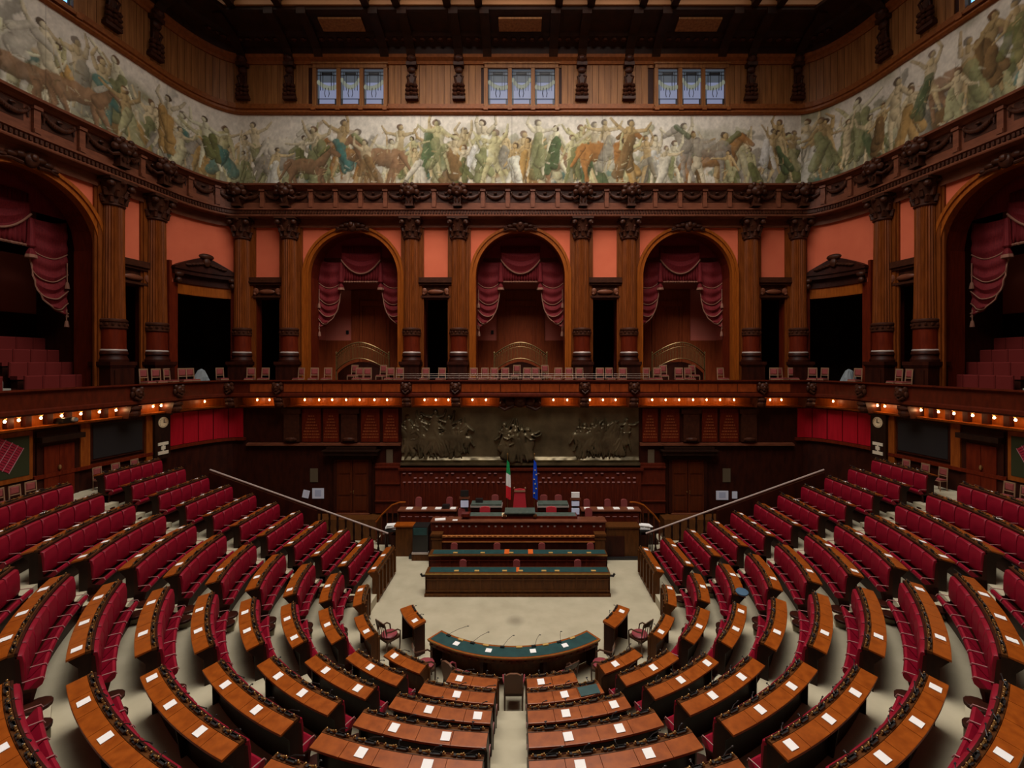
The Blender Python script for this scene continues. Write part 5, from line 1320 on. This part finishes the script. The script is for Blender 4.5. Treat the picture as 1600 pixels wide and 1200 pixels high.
# curved corners and side walls
def wall_box(sa, sb, z0, z1, d0, d1, m=None, n=6):
    m = m or MB(); m.sweep([fr(s) for s in np.linspace(sa, sb, n)], [(d0, z0), (d1, z0), (d1, z1), (d0, z1)]); return m
def wz(py, s, d):
    x, y, _ = pt(s, d, 0); return zpx(py, y)
for g in (-1, 1):
    f = (lambda p: p) if g < 0 else mir
    side = SIDE[g]
    sp_ = lambda p, d=.52: s_of_px(f(p), d)
    # five red panels
    e = [sp_(p) for p in (381, 357, 333, 309, 285, 264)]
    root = thing('red_wall_panelling', 'bright red panels in the %s corner below the gallery' % side, 'panel', pt(e[2], LD, 4.5), 0, None, 'thing')
    for a, b in zip(e[:-1], e[1:]): wall_box(a + (b - a) * .03, b - (b - a) * .03, 4.5, 5.84, LD, LD + .05).build('red_panel', 'red_panel', root)
    m = wall_box(sp_(384), sp_(262), 4.36, 4.48, LD, LD + .14, n=10); trim(m, 'red_wood')
    # clock case
    sc = sp_(251, .62); x, y, _ = pt(sc, LD, 0); a = face_rz(sc)
    r = thing('wall_clock', 'round cream clock in a tall dark case on the %s wall' % side, 'clock', (x, y, 4.1), a)
    m = MB(); m.b2(-.33, .33, -.22, 0, .0, 1.8); m.b2(-.38, .38, -.27, 0, 1.72, 1.82); m.build('clock_case', 'black_wood', r, local=True)
    cy = wz(660, sc, LD + .3) - 4.1
    m = MB(); m.lathe([(.21, 0), (.21, .03), (.17, .04)], 28); m.v = [(p[0], -.22 - p[2], p[1] + cy) for p in m.v]; m.build('clock_dial', 'clock_face', r, local=True)
    m = MB(); m.b2(-.012, .012, -.275, -.262, cy - .02, cy + .13); m.b2(-.01, .10, -.275, -.262, cy - .012, cy + .012)
    for k in range(12): t = k * PI / 6; m.box((.165 * math.sin(t), -.262, cy + .165 * math.cos(t)), (.016, .01, .03), 0)
    m.build('clock_hands', 'black', r, local=True)
    m = MB()
    for z, w_, h_ in ((.60, .22, .12), (.43, .09, .14), (.24, .22, .13)): m.b2(-w_, w_, -.245, -.22, z - h_ / 2, z + h_ / 2)
    m.b2(-.03, .03, -.24, -.22, .2, .6)
    sgn_ = m.build('number_plate', 'sign_cream', r, local=True)
    # posts, screen, door, seating map
    for p0, p1 in ((226, 238), (123, 138)):
        sa, sb = sp_(p0), sp_(p1); trim(wall_box(sa, sb, wz(735, sa, .52) - .0, 5.88, LD, LD + .10), 'jamb_dark')
    sa, sb = sp_(224), sp_(140)
    r = thing('wall_screen', 'large dark switched-off screen on the %s wall' % side, 'screen', pt((sa + sb) / 2, LD, 5.2))
    wall_box(sa, sb, 4.52, 5.84, LD, LD + .05).build('screen_frame', 'dark_wood', r)
    wall_box(sa + (sb - sa) * .04, sb - (sb - sa) * .04, 4.6, 5.78, LD + .05, LD + .07).build('screen_panel', 'screen', r)
    trim(wall_box(sp_(240), sp_(50), 4.3, 4.42, LD, LD + .12), 'red_wood')
    sa, sb = sp_(122), sp_(56); n = 13 if g < 0 else 14
    r = bpy.data.objects.new('door_%d' % n, None); COL.objects.link(r); r.location = pt((sa + sb) / 2, LD, TK(11)); r['kind'] = 'structure'
    wall_box(sa, sb, TK(11), 5.80, LD, LD + .06).build('door_jamb', 'dark_wood', r)
    t = (sb - sa)
    for u0, u1 in ((.14, .495), (.505, .86)): wall_box(sa + t * u0, sa + t * u1, TK(11), 5.3, LD + .05, LD + .10).build('door_leaf', 'red_wood', r)
    wall_box(sa - t * .02, sb + t * .02, 5.45, 5.62, LD, LD + .30).build('door_hood', 'black_wood', r)
    hx, hy, _ = pt(sa + t * .52, LD + .14, 0); MB().ball((hx, hy, TK(11) + 1.0), (.05, .05, .08), 6, 4).build('door_handle', 'brass', r)
    sa, sb = sp_(50), sp_(f(0) if False else -70)
    r = thing('seating_map_board', 'dark green board with a red seating map on the %s wall' % side, 'board', pt((sa + sb) / 2, LD, 5.1))
    wall_box(sa, sb, 4.35, 5.86, LD, LD + .05).build('board_frame', 'jamb_dark', r)
    t = sb - sa; wall_box(sa + t * .05, sb - t * .05, 4.5, 5.72, LD + .05, LD + .06).build('board_panel', 'map_green', r)
    S_ = lambda u, z, d: pt(sa + t * u, d, z)
    mm = MB(); ml = MB()
    ln = abs(t)
    def MP(p, q, dd):                       # tilted block of the map: p along the aisles, q across them
        du, dz = .52 * q + .46 * p, -.36 * q + .80 * p
        return pt(sa + (t / ln) * (.74 - du), LD + dd, 4.72 + dz)
    for c_ in range(4):
        for q in range(11):
            p0, q0 = .02 + q * .078, -1.0 + c_ * .30
            mm.hexa([MP(p0, q0, .062), MP(p0, q0 + .27, .062), MP(p0 + .062, q0 + .27, .062), MP(p0 + .062, q0, .062)], [MP(p0, q0, .075), MP(p0, q0 + .27, .075), MP(p0 + .062, q0 + .27, .075), MP(p0 + .062, q0, .075)])
        q0 = -1.0 + c_ * .30 + .272
        ml.hexa([MP(0, q0, .062), MP(0, q0 + .025, .062), MP(.88, q0 + .025, .062), MP(.88, q0, .062)], [MP(0, q0, .08), MP(0, q0 + .025, .08), MP(.88, q0 + .025, .08), MP(.88, q0, .08)])
    o = mm.build('seat_blocks', 'map_red', r); o['kind'] = 'stuff'; ml.build('aisle_lines', 'map_line', r)
    # camera standing on the ledge
    if g < 0:
        s = sp_(106, .8); x, y, _ = pt(s, .72, 0); r = thing('camera', 'small dark camera unit standing on the ledge of the left wall', 'camera', (x, y, 6.0), face_rz(s))
        m = MB(); m.b2(-.2, .2, -.16, .12, .02, .17); m.b2(-.28, .28, -.1, .1, 0, .04); m.build('camera_body', 'black', r, local=True)
        m = MB(); m.lathe([(.07, 0), (.07, .12), (.05, .14)], 12); m.v = [(p[0] + .08, -.16 - p[2], p[1] + .1) for p in m.v]; m.build('camera_lens', 'grey_cloth', r, local=True)
# notices
for i, (a, b, ya, yb, lb, rot) in enumerate(((488, 506, 763, 779, 'large white notice on the dark wall left of the left back door', 0), (473, 483, 766, 778, 'small tilted white notice on the dark wall near the left railing', .22),
                              (1119, 1138, 767, 781, 'large white notice on the dark wall right of the right back door', 0), (1144, 1152, 768, 779, 'small white notice on the dark wall near the right railing', 0))):
    xa, xb = bx(a, 20.98), bx(b, 20.98); za, zb = zpx(yb, 20.98), zpx(ya, 20.98)
    r = thing('wall_notice', lb, 'notice', ((xa + xb) / 2, 20.985, (za + zb) / 2)); w_, h_ = (xb - xa) / 2, (zb - za) / 2
    r.rotation_euler = (0, rot, 0)
    MB().b2(-w_, w_, -.012, .012, -h_, h_).build('sheet', 'poster', r, local=True)
    m = MB()
    if i % 2 == 0:
        m.b2(-w_ * .55, w_ * .55, -.016, -.012, -h_ * .6, h_ * .7)
        m.build('faded_print', 'poster_print', r, local=True)
# rail and parapet at the end of the tiers
for g in (-1, 1):
    f = (lambda p: p) if g < 0 else mir
    root = thing('stair_railing', 'sloping wooden railing with pale handrail beside the %s benches' % SIDE[g], 'railing', (g * 8, 17.2, 2))
    x0, x1 = 4.93, 11.7; z0, z1 = 1.45, 3.88
    sl = (z1 - z0) / (x1 - x0); Z = lambda x: z0 + (x - x0) * sl
    MB().tube([(g * (x0 - .02), 17.22, z0), (g * x1, 17.22, z1)], .035, 8).build('handrail', 'metal_pale', root)
    b = MB(); b.hexa([(g * x0, 17.14, 0), (g * 15.2, 17.14, 0), (g * 15.2, 17.28, 0), (g * x0, 17.28, 0)], [(g * x0, 17.14, Z(x0) - .78), (g * 15.2, 17.14, Z(15.2) - .78), (g * 15.2, 17.28, Z(15.2) - .78), (g * x0, 17.28, Z(x0) - .78)])
    xu = 7.6
    b.hexa([(g * xu, 17.16, Z(xu) - .8), (g * x1, 17.16, Z(x1) - .8), (g * x1, 17.26, Z(x1) - .8), (g * xu, 17.26, Z(xu) - .8)], [(g * xu, 17.16, Z(xu) - .08), (g * x1, 17.16, Z(x1) - .08), (g * x1, 17.26, Z(x1) - .08), (g * xu, 17.26, Z(xu) - .08)])
    b.build('parapet', 'dark_wood', root)
    for i in range(9):
        x = x0 + .04 + i * .31
        p = MB(); zt = Z(x) - .03; zb = Z(x) - .80; p.lathe([(.05 if i else .07, zb), (.05, zb + .1), (.028, zb + .2), (.05, zb + .38), (.03, zb + .6), (.045, zt - .05), (.045, zt)], 8, (g * x, 17.21, 0)); p.build('baluster', 'black_wood', root, True)

# ------------------------------------------------------------------ rostrum
RX = .05
def plates(root, y, z, xs, w_=.16):
    for x in xs: MB().box((x, y, z), (w_, .08, .035)).build('brass_plate', 'plate_yellow', root)
def tier_desk(name, lb, hw, y0, y1, z, zb, front, inset='green_leather'):
    root = thing(name, lb, 'desk', (RX, (y0 + y1) / 2, zb))
    MB().b2(RX - hw, RX + hw, y0 - .03, y1, z - .05, z).build('desk_top', 'brown_wood', root)
    MB().b2(RX - hw + .12, RX + hw - .04, y0 + .05, y1 - .04, z, z + .006).build('leather_inset', inset, root)
    MB().b2(RX - hw, RX + hw, y0 - .045, y0 - .025, z - .045, z - .005).build('gilt_edging', 'gold', root)
    m = MB(); m.b2(RX - hw + .02, RX + hw - .02, y0 + .02, y0 + .07, zb, z - .05)
    n = int(hw * 2 / .36)
    for i in range(n + 1):
        x = RX - hw + .05 + i * (2 * hw - .1) / n; m.b2(x - .03, x + .03, y0, y0 + .03, zb + .12, z - .06)
    m.b2(RX - hw, RX + hw, y0 - .02, y0 + .03, z - .12, z - .05); m.b2(RX - hw, RX + hw, y0 - .01, y0 + .03, z - .24, z - .21); m.b2(RX - hw, RX + hw, y0 - .01, y0 + .03, zb + .16, zb + .21)
    m.b2(RX - hw - .02, RX + hw + .02, y0 - .05, y0 + .05, zb, zb + .09)
    m.build('front_panelling', front, root)
    for g in (-1, 1): MB().b2(RX + g * hw, RX + g * (hw - .05), y0, y1, zb, z - .05).build('side_panel', front, root)
    return root
A = tier_desk('front_desk', 'long dark desk with green leather top, lowest tier of the rostrum', 3.15, 15.40, 15.86, .80, 0, 'brown_wood')
plates(A, 15.5, .82, [RX + v for v in (-2.1, -1.4, -.45, .1, .9, 1.35, 2.6)])
for g in (-1, 1): m = MB(); m.tube([(RX + g * 3.15, 15.6, .62), (RX + g * 3.3, 15.6, .60), (RX + g * 3.34, 15.6, .68)], .04, 6); m.build('end_bracket', 'black', A)
MB().b2(RX - .05, RX + .05, 15.46, 15.80, .806, .812).build('leather_divider', 'orange_card', A)
st = MB(); st.b2(RX - 3.3, RX + 3.3, 16.45, 17.85, 0, .14); st.b2(RX - 3.5, RX + 3.5, 17.85, 18.35, 0, .85); st.b2(RX - 4.2, RX + 4.3, 18.35, 20.78, 0, .9); st.b2(RX - 5.35, RX + 5.4, 18.9, 20.78, 0, .72)
trim(st, 'dark_wood')
B = tier_desk('ministers_desk', 'long red panelled desk with green leather top, second tier of the rostrum', 3.26, 16.5, 16.95, .955, .0, 'panel_red')
plates(B, 16.6, .975, [RX + v for v in (-2.3, -1.3, 1.2, 1.9, 2.6, -.25)])
for x, lb in ((at(792, 862, 16.7)[0], 'left'), (at(829, 862, 16.7)[0], 'right')):
    tag(MB().b2(x - .09, x + .09, 16.54, 16.92, .962, .972).build('orange_folder', 'orange_card'), 'small orange folder on the second tier desk, %s of the two' % lb, 'folder')
# third tier: partition with gilt cresting
C3 = thing('rostrum_partition', 'dark red partition with gilt cresting, third tier of the rostrum', 'partition', (RX, 17.9, 0))
MB().b2(RX - 3.05, RX + 3.05, 17.86, 17.96, .14, 1.08).build('partition_panel', 'panel_red', C3)
m = MB(); m.b2(RX - 3.05, RX + 3.05, 17.82, 17.98, 1.06, 1.10); m.b2(RX - 3.05, RX + 3.05, 17.83, 17.86, .86, .90)
for i in range(30): m.ball((RX - 2.95 + i * 5.9 / 29, 17.84, 1.12), (.08, .04, .035), 6, 4)
m.build('gilt_cresting', 'cresting', C3)
for g in (-1, 1):
    m = MB(); m.b2(RX + g * 3.02, RX + g * 3.42, 17.8, 18.1, 0, 1.12); m.b2(RX + g * 3.0, RX + g * 3.46, 17.77, 18.12, 1.12, 1.2); m.b2(RX + g * 3.0, RX + g * 3.45, 17.78, 18.12, .98, 1.02); m.build('end_pillar', 'brown_wood', C3)
D4 = thing('presidency_desk', 'long dark red desk of the presidency with raised middle, fourth tier of the rostrum', 'desk', (RX, 18.4, .85))
MB().b2(RX - 3.5, RX + 3.5, 18.2, 18.30, .0, 1.53).build('front_panelling', 'panel_red', D4)
MB().b2(RX - 3.54, RX + 3.54, 18.14, 18.72, 1.53, 1.58).build('desk_top', 'entab_wood', D4)
m = MB()
for i in range(26):
    if i % 4 != 3: x = RX - 3.3 + i * 6.6 / 25; m.b2(x - .035, x + .035, 18.18, 18.21, 1.34, 1.39)
m.build('panel_slots', 'metal_pale', D4)
MB().b2(RX - 2.3, RX + 2.4, 18.45, 18.95, 1.58, 1.68).build('raised_shelf', 'red_wood', D4)
MB().b2(RX - 2.25, RX + 2.35, 18.48, 18.93, 1.68, 1.686).build('leather_inset', 'grey_green', D4)
P5 = thing('president_desk', 'dark carved desk with green top in the middle of the rostrum', 'desk', (.09, 18.7, 1.58))
MB().b2(-.46, .66, 18.42, 19.0, 1.69, 1.80).build('desk_body', 'black_wood', P5); MB().b2(-.52, .72, 18.38, 19.04, 1.80, 1.85).build('desk_top', 'grey_green', P5)
m = MB()
for g in (-1, 1): m.ball((.1 + g * .62, 18.45, 1.70), (.09, .09, .10), 8, 6)
m.build('carved_console', 'brown_wood', P5)
# desks of the secretaries and the outer side desks
for g, (xa, xb) in ((-1, (-1.97, -.68)), (1, (.86, 2.14))):
    r = thing('secretary_desk', 'short high desk with grey green top %s of the president desk' % SIDE[g], 'desk', ((xa + xb) / 2, 19.3, .9))
    MB().b2(xa, xb, 19.1, 19.55, .9, 1.84).build('desk_body', 'dark_wood', r); MB().b2(xa - .03, xb + .03, 19.06, 19.6, 1.84, 1.90).build('desk_rim', 'metal_pale', r); MB().b2(xa, xb, 19.08, 19.58, 1.90, 1.98).build('desk_top', 'grey_green', r)
for g, (xa, xb) in ((-1, (-5.06, -2.62)), (1, (2.74, 5.2))):
    r = thing('clerks_desk', 'long dark outer desk of the rostrum %s of the flags' % SIDE[g], 'desk', ((xa + xb) / 2, 19.4, .72))
    MB().b2(xa, xb, 19.2, 19.26, .72, 1.64).build('front_panelling', 'panel_red', r); MB().b2(xa - .04, xb + .04, 19.14, 19.66, 1.64, 1.69).build('desk_top', 'entab_wood', r)
    for x in (xa, xb): MB().b2(x - .03, x + .03, 19.2, 19.62, .72, 1.64).build('side_panel', 'brown_wood', r)
    m = MB()
    for i in range(8): x = xa + .2 + i * (xb - xa - .4) / 7; m.b2(x - .09, x + .09, 19.18, 19.2, 1.40, 1.43)
    m.build('panel_slots', 'pale_rail', r)
# papers and objects on these desks
def slab(name, px, py, Y, z, w_, d_, mt, lb, cat, h=.015, grp=None, rz=0.0):
    x = at(px, py, Y)[0]; tag(MB().box((x, Y, z + h / 2), (w_, d_, h), rz).build(name, mt), lb, cat, grp)
for i, (px, w_) in enumerate(((640, .26), (663, .2), (685, .26), (708, .24))): slab('paper_stack', px, 0, 19.4, 1.69, w_, .25, 'paper', 'white papers on the left outer rostrum desk, %s from the left' % ordn(i + 1), 'paper', .03, 'papers on the rostrum')
for i, (px, w_) in enumerate(((917, .24), (938, .26), (963, .26), (985, .26))): slab('paper_stack', px, 0, 19.4, 1.69, w_, .25, 'paper', 'white papers on the right outer rostrum desk, %s from the left' % ordn(i + 1), 'paper', .03, 'papers on the rostrum')
slab('paper_stack', 688, 0, 18.35, 1.58, .42, .24, 'paper', 'loose white papers on the left end of the presidency desk', 'paper', .03, 'papers on the rostrum', .2)
slab('paper_stack', 711, 0, 18.28, 1.58, .2, .14, 'paper', 'small white sheet beside loose papers on the presidency desk', 'paper', .015, 'papers on the rostrum')
slab('paper_stack', 788, 0, 18.55, 1.686, .2, .3, 'clock_face', 'cream papers beside the left flag on the presidency desk', 'paper', .06, 'papers on the rostrum')
slab('desk_cover', 728, 0, 18.5, 1.686, .34, .3, 'red_wood', 'brown box file on the presidency desk', 'box', .12)
# chairs of the rostrum
def rchair(lb, px, Y, zt, zb, w_=.42, high=False, mt='leather', back=.5):
    x = at(px, 0, Y)[0]
    r = thing('rostrum_chair', lb, 'chair', (x, Y, zb), PI, 'chairs of the rostrum')
    b = MB(); n = 9; v = []; zb_ = zt - zb - back
    pr = [(-w_ / 2, zb_), (-w_ / 2, zt - zb - .08), (-w_ * .36, zt - zb - .02), (0, zt - zb), (w_ * .36, zt - zb - .02), (w_ / 2, zt - zb - .08), (w_ / 2, zb_)] if not high else [(-w_ / 2 * 1.1, zb_), (-w_ * .42, zt - zb - .1), (-w_ * .44, zt - zb), (0, zt - zb + .03), (w_ * .44, zt - zb), (w_ * .42, zt - zb - .1), (w_ / 2 * 1.1, zb_)]
    q = len(pr); v = [(a, -.22, c) for a, c in pr] + [(a, -.30, c) for a, c in pr]
    f = [tuple(range(q)), tuple(range(2 * q - 1, q - 1, -1))] + [(i, q + i, q + (i + 1) % q, (i + 1) % q) for i in range(q)]
    b.add(v, f).build('backrest', mt, r, local=True)
    sh = max(.2, min(.45, zt - zb - .4)); c = MB(); c.b2(-w_ / 2, w_ / 2, -.24, .2, sh - .07, sh + .03); c.build('seat', mt, r, local=True)
    for gx in (-1, 1):
        for yy in (-.22, .16): MB().b2(gx * (w_ / 2 - .05), gx * (w_ / 2 - .01), yy - .02, yy + .02, 0, sh - .07).build('leg', 'dark_chair', r, local=True)
    if high:
        m = MB()
        for gx in (-1, 1): m.ball((gx * w_ * .44, -.26, zt - zb + .05), (.04, .04, .05), 6, 4)
        m.b2(-w_ * .45, w_ * .45, -.21, -.19, zt - zb - .1, zt - zb - .03); m.build('carved_crest', 'chair_frame', r, local=True)
    return r
for i, px in enumerate((722, 807, 904)): rchair('red chair behind the lowest rostrum desk, %s from the left' % ordn(i + 1), px, 16.18, .80, 0, .25, mt='pink_fabric', back=.3)
for i, px in enumerate((708, 776, 847, 924)): rchair('red chair behind the second rostrum desk, %s from the left' % ordn(i + 1), px, 17.45, .90, .14, .26, mt='pink_fabric', back=.3)
for i, px in enumerate((720, 757, 862, 921)): rchair('red chair behind the presidency desk, %s from the left' % ordn(i + 1), px, 18.76, 1.90 if px in (757, 862) else 1.84, .9, .44 if px in (757, 862) else .3, mt='bright_red' if px in (757, 862) else 'pink_fabric')
for i, px in enumerate((773, 850, 873)): rchair('red round topped chair behind the secretary desks, %s from the left' % ordn(i + 1), px, 19.95, 2.05, .9, .32, mt='pink_fabric')
for i, px in enumerate((652, 701)): rchair('dull red chair behind the left outer desk, %s from the left' % ordn(i + 1), px, 20.0, 1.93, .72, .28, mt='pink_fabric')
for i, px in enumerate((918, 951, 977)): rchair('dull red chair behind the right outer desk, %s from the left' % ordn(i + 1), px, 20.0, 1.84, .72, .28, mt='pink_fabric')
rchair('high backed red chair of the president between the two flags', 812, 19.45, 2.43, .9, .54, True, 'bright_red', .85)
# monitors
def monitor_stand(lb, px, Y, items):
    x = at(px, 0, Y)[0]; r = thing('monitor_stand', lb, 'screen', (x, Y, .9))
    MB().b2(x - .12, x + .12, Y, Y + .25, .9, 2.26).build('stand', 'black', r)
    for (ya, yb, w_, mt, nm) in items: MB().b2(x - w_, x + w_, Y - .06, Y + .02, zpx(yb, Y), zpx(ya, Y)).build(nm, mt, r)
monitor_stand('black monitor stand with one lit screen left of the president desk', 726, 19.0, ((782, 792, .16, 'monitor_lit', 'lit_screen'), (776, 779, .22, 'entab_wood', 'shelf'), (766, 775, .17, 'black', 'camera_head')))
monitor_stand('monitor stand with three lit screens right of the president desk', 899, 19.0, ((769, 777, .17, 'paper', 'lit_lamp_box'), (783, 790, .16, 'monitor_lit', 'lit_screen'), (794, 803, .16, 'monitor_lit', 'lit_screen'), (778, 781, .22, 'entab_wood', 'shelf')))
slab('laptop', 697, 0, 19.45, 1.69, .3, .2, 'black', 'dark laptop on the left outer rostrum desk', 'laptop', .16)
slab('laptop', 749, 0, 19.35, 1.98, .3, .2, 'black', 'dark machine on the left secretary desk', 'machine', .16)
# flags
def flag(px, lb, cols, star=False):
    Y = 19.7; x = at(px, 0, Y)[0]
    r = thing('flag', lb, 'flag', (x, Y, .9))
    MB().tube([(x, Y, .95), (x, Y, 3.92)], .016, 6).build('pole', 'brass', r); m = MB(); m.ball((x, Y, 3.96), (.04, .04, .06), 6, 4); m.build('finial', 'brass', r)
    m = MB(); m.lathe([(.16, 0), (.16, .04), (.05, .07)], 12, (x, Y, .9)); m.build('base', 'brass', r)
    n = len(cols); z1 = 3.66; H = 1.62; N = 36
    for q, mt in enumerate(cols):
        v = []; f = []; rows = 7
        for j in range(rows):
            t = (q + j / (rows - 1)) / n; z = z1 - H * t; w_ = .045 + .045 * math.sin(min(1, t * 1.25) * PI * .62)
            for i in range(N + 1):
                a = 2 * PI * i / N; k = 1 + .28 * math.sin(5 * a + t * 2); v.append((x + .03 + w_ * k * math.cos(a), Y - .03 + w_ * .6 * k * math.sin(a), z - .05 * math.cos(a)))
        for j in range(rows - 1):
            for i in range(N): a = j * (N + 1) + i; f.append((a, a + 1, a + N + 2, a + N + 1))
        cl = MB().add(v, f).build('cloth', mt, r, True)
        if star:
            s_ = MB()
            for k in range(6):
                zc = 3.3 - k * .2; xx = x + .03 + .05 * math.sin(k * 2.1)
                p = [(xx + (.035 if i % 2 == 0 else .014) * math.sin(i * PI / 5), Y - .14, zc + (.035 if i % 2 == 0 else .014) * math.cos(i * PI / 5)) for i in range(10)]
                p2 = [(a, Y - .10, c) for a, b, c in p]
                s_.add(p + p2, [tuple(range(10)), tuple(range(19, 9, -1))] + [(i, (i + 1) % 10, 10 + (i + 1) % 10, 10 + i) for i in range(10)])
            s_.build('star_pattern', 'flag_star', cl)
flag(793, 'green, white and red flag hanging on a brass pole left of the president chair', ('flag_green', 'flag_white', 'flag_red'))
flag(835, 'blue flag with small gold stars hanging on a brass pole right of the president chair', ('flag_blue',), True)
# sides of the rostrum: cabinet, boxes, stairs
r = thing('glazed_cabinet', 'dark green fronted cabinet on a stone base left of the rostrum', 'cabinet', (-3.95, 18.5, 0))
MB().b2(-4.22, -3.60, 18.2, 18.75, .3, 1.34).build('cabinet_body', 'black', r); MB().b2(-4.18, -3.64, 18.17, 18.2, 1.02, 1.30).build('green_pane', 'green_leather', r); MB().b2(-4.24, -3.58, 18.12, 18.77, .26, .32).build('base_moulding', 'metal_pale', r); MB().b2(-4.24, -3.55, 18.14, 18.8, 0, .26).build('plinth', 'brown_wood', r); MB().b2(-4.4, -4.24, 18.3, 18.6, 0, .12).build('step', 'black', r)
r = thing('wooden_enclosure', 'brown wooden enclosure at the left end of the rostrum', 'cabinet', (-4.6, 18.75, 0))
MB().b2(-5.0, -4.3, 18.55, 18.9, 0, 1.22).build('enclosure_body', 'brown_wood', r); MB().b2(-5.06, -4.26, 18.5, 18.95, 1.22, 1.28).build('enclosure_top', 'desk_wood', r)
r = thing('wooden_enclosure', 'large brown wooden enclosure at the right end of the rostrum', 'cabinet', (4.4, 18.7, 0))
MB().b2(3.62, 4.95, 18.4, 18.9, 0, 1.22).build('enclosure_body', 'brown_wood', r); MB().b2(3.58, 5.0, 18.36, 18.95, 1.22, 1.28).build('enclosure_top', 'brown_wood', r); MB().b2(3.6, 5.05, 18.2, 18.4, 0, .08).build('plinth', 'black', r)
for g in (-1, 1):
    x = g * 5.35 + .05
    r = thing('black_stool', 'small black stool below the stair %s of the rostrum' % SIDE[g], 'stool', (x, 19.1, 0))
    MB().b2(x - .28, x + .28, 18.9, 19.3, .86, .95).build('seat', 'black', r)
    for a in (-.24, .24):
        for b in (18.94, 19.26): MB().b2(x + a - .02, x + a + .02, b - .02, b + .02, 0, .86).build('leg', 'black', r)
    m = MB(); rr = random.Random(3 + g)
    for i in range(5): m.box((x + rr.uniform(-.08, .08), 19.1 + rr.uniform(-.03, .03), .97 + .035 * i), (.42, .3, .03), rr.uniform(-.4, .4))
    tag(m.build('paper_stack', 'paper'), 'untidy pile of white papers on the stool %s of the rostrum' % SIDE[g], 'paper', 'papers on the rostrum')
    r = thing('stair', 'wooden side stair with turned rail %s of the rostrum' % SIDE[g], 'stair', (g * 5.6, 20.0, 0))
    m = MB()
    for i in range(4): m.b2(g * (6.15 - i * .26), g * 5.1, 19.75, 20.5, .18 * i, .18 * (i + 1))
    m.build('steps', 'dark_wood', r)
    R_ = [(g * 6.2, 19.78, .98), (g * 5.95, 19.78, 1.3), (g * 5.5, 19.78, 1.72), (g * 5.15, 19.78, 1.84), (g * 4.9, 19.78, 1.84)]
    MB().tube(R_, .045, 6).build('handrail', 'jamb_wood', r, True)
    for i, t in enumerate(np.linspace(0, 1, 6)):
        xx = 6.2 - t * 1.2; zt = np.interp(xx, [4.9, 5.15, 5.5, 5.95, 6.2], [1.84, 1.84, 1.72, 1.3, .98])
        MB().lathe([(.03, .1), (.045, .4), (.025, .7), (.04, zt)], 8, (g * xx, 19.78, 0)).build('baluster', 'brown_red', r)
# blue cover on a bench end
k = 3; a = rad(69.8)
c = MB(); c.lathe([(.16, 0), (.2, .02), (.2, .05), (.15, .07)], 16, (0, 0, 0), sx=1.1, sy=.8); o = c.build('blue_cushion', 'blue_cloth', None, True)
o.location = (math.sin(a) * (RK(k) - .08), ZC - math.cos(a) * (RK(k) - .08), DK(k) + .03); o.rotation_euler = (0, 0, a); tag(o, 'blue grey cushion on the aisle end of a desk at the right', 'cushion')
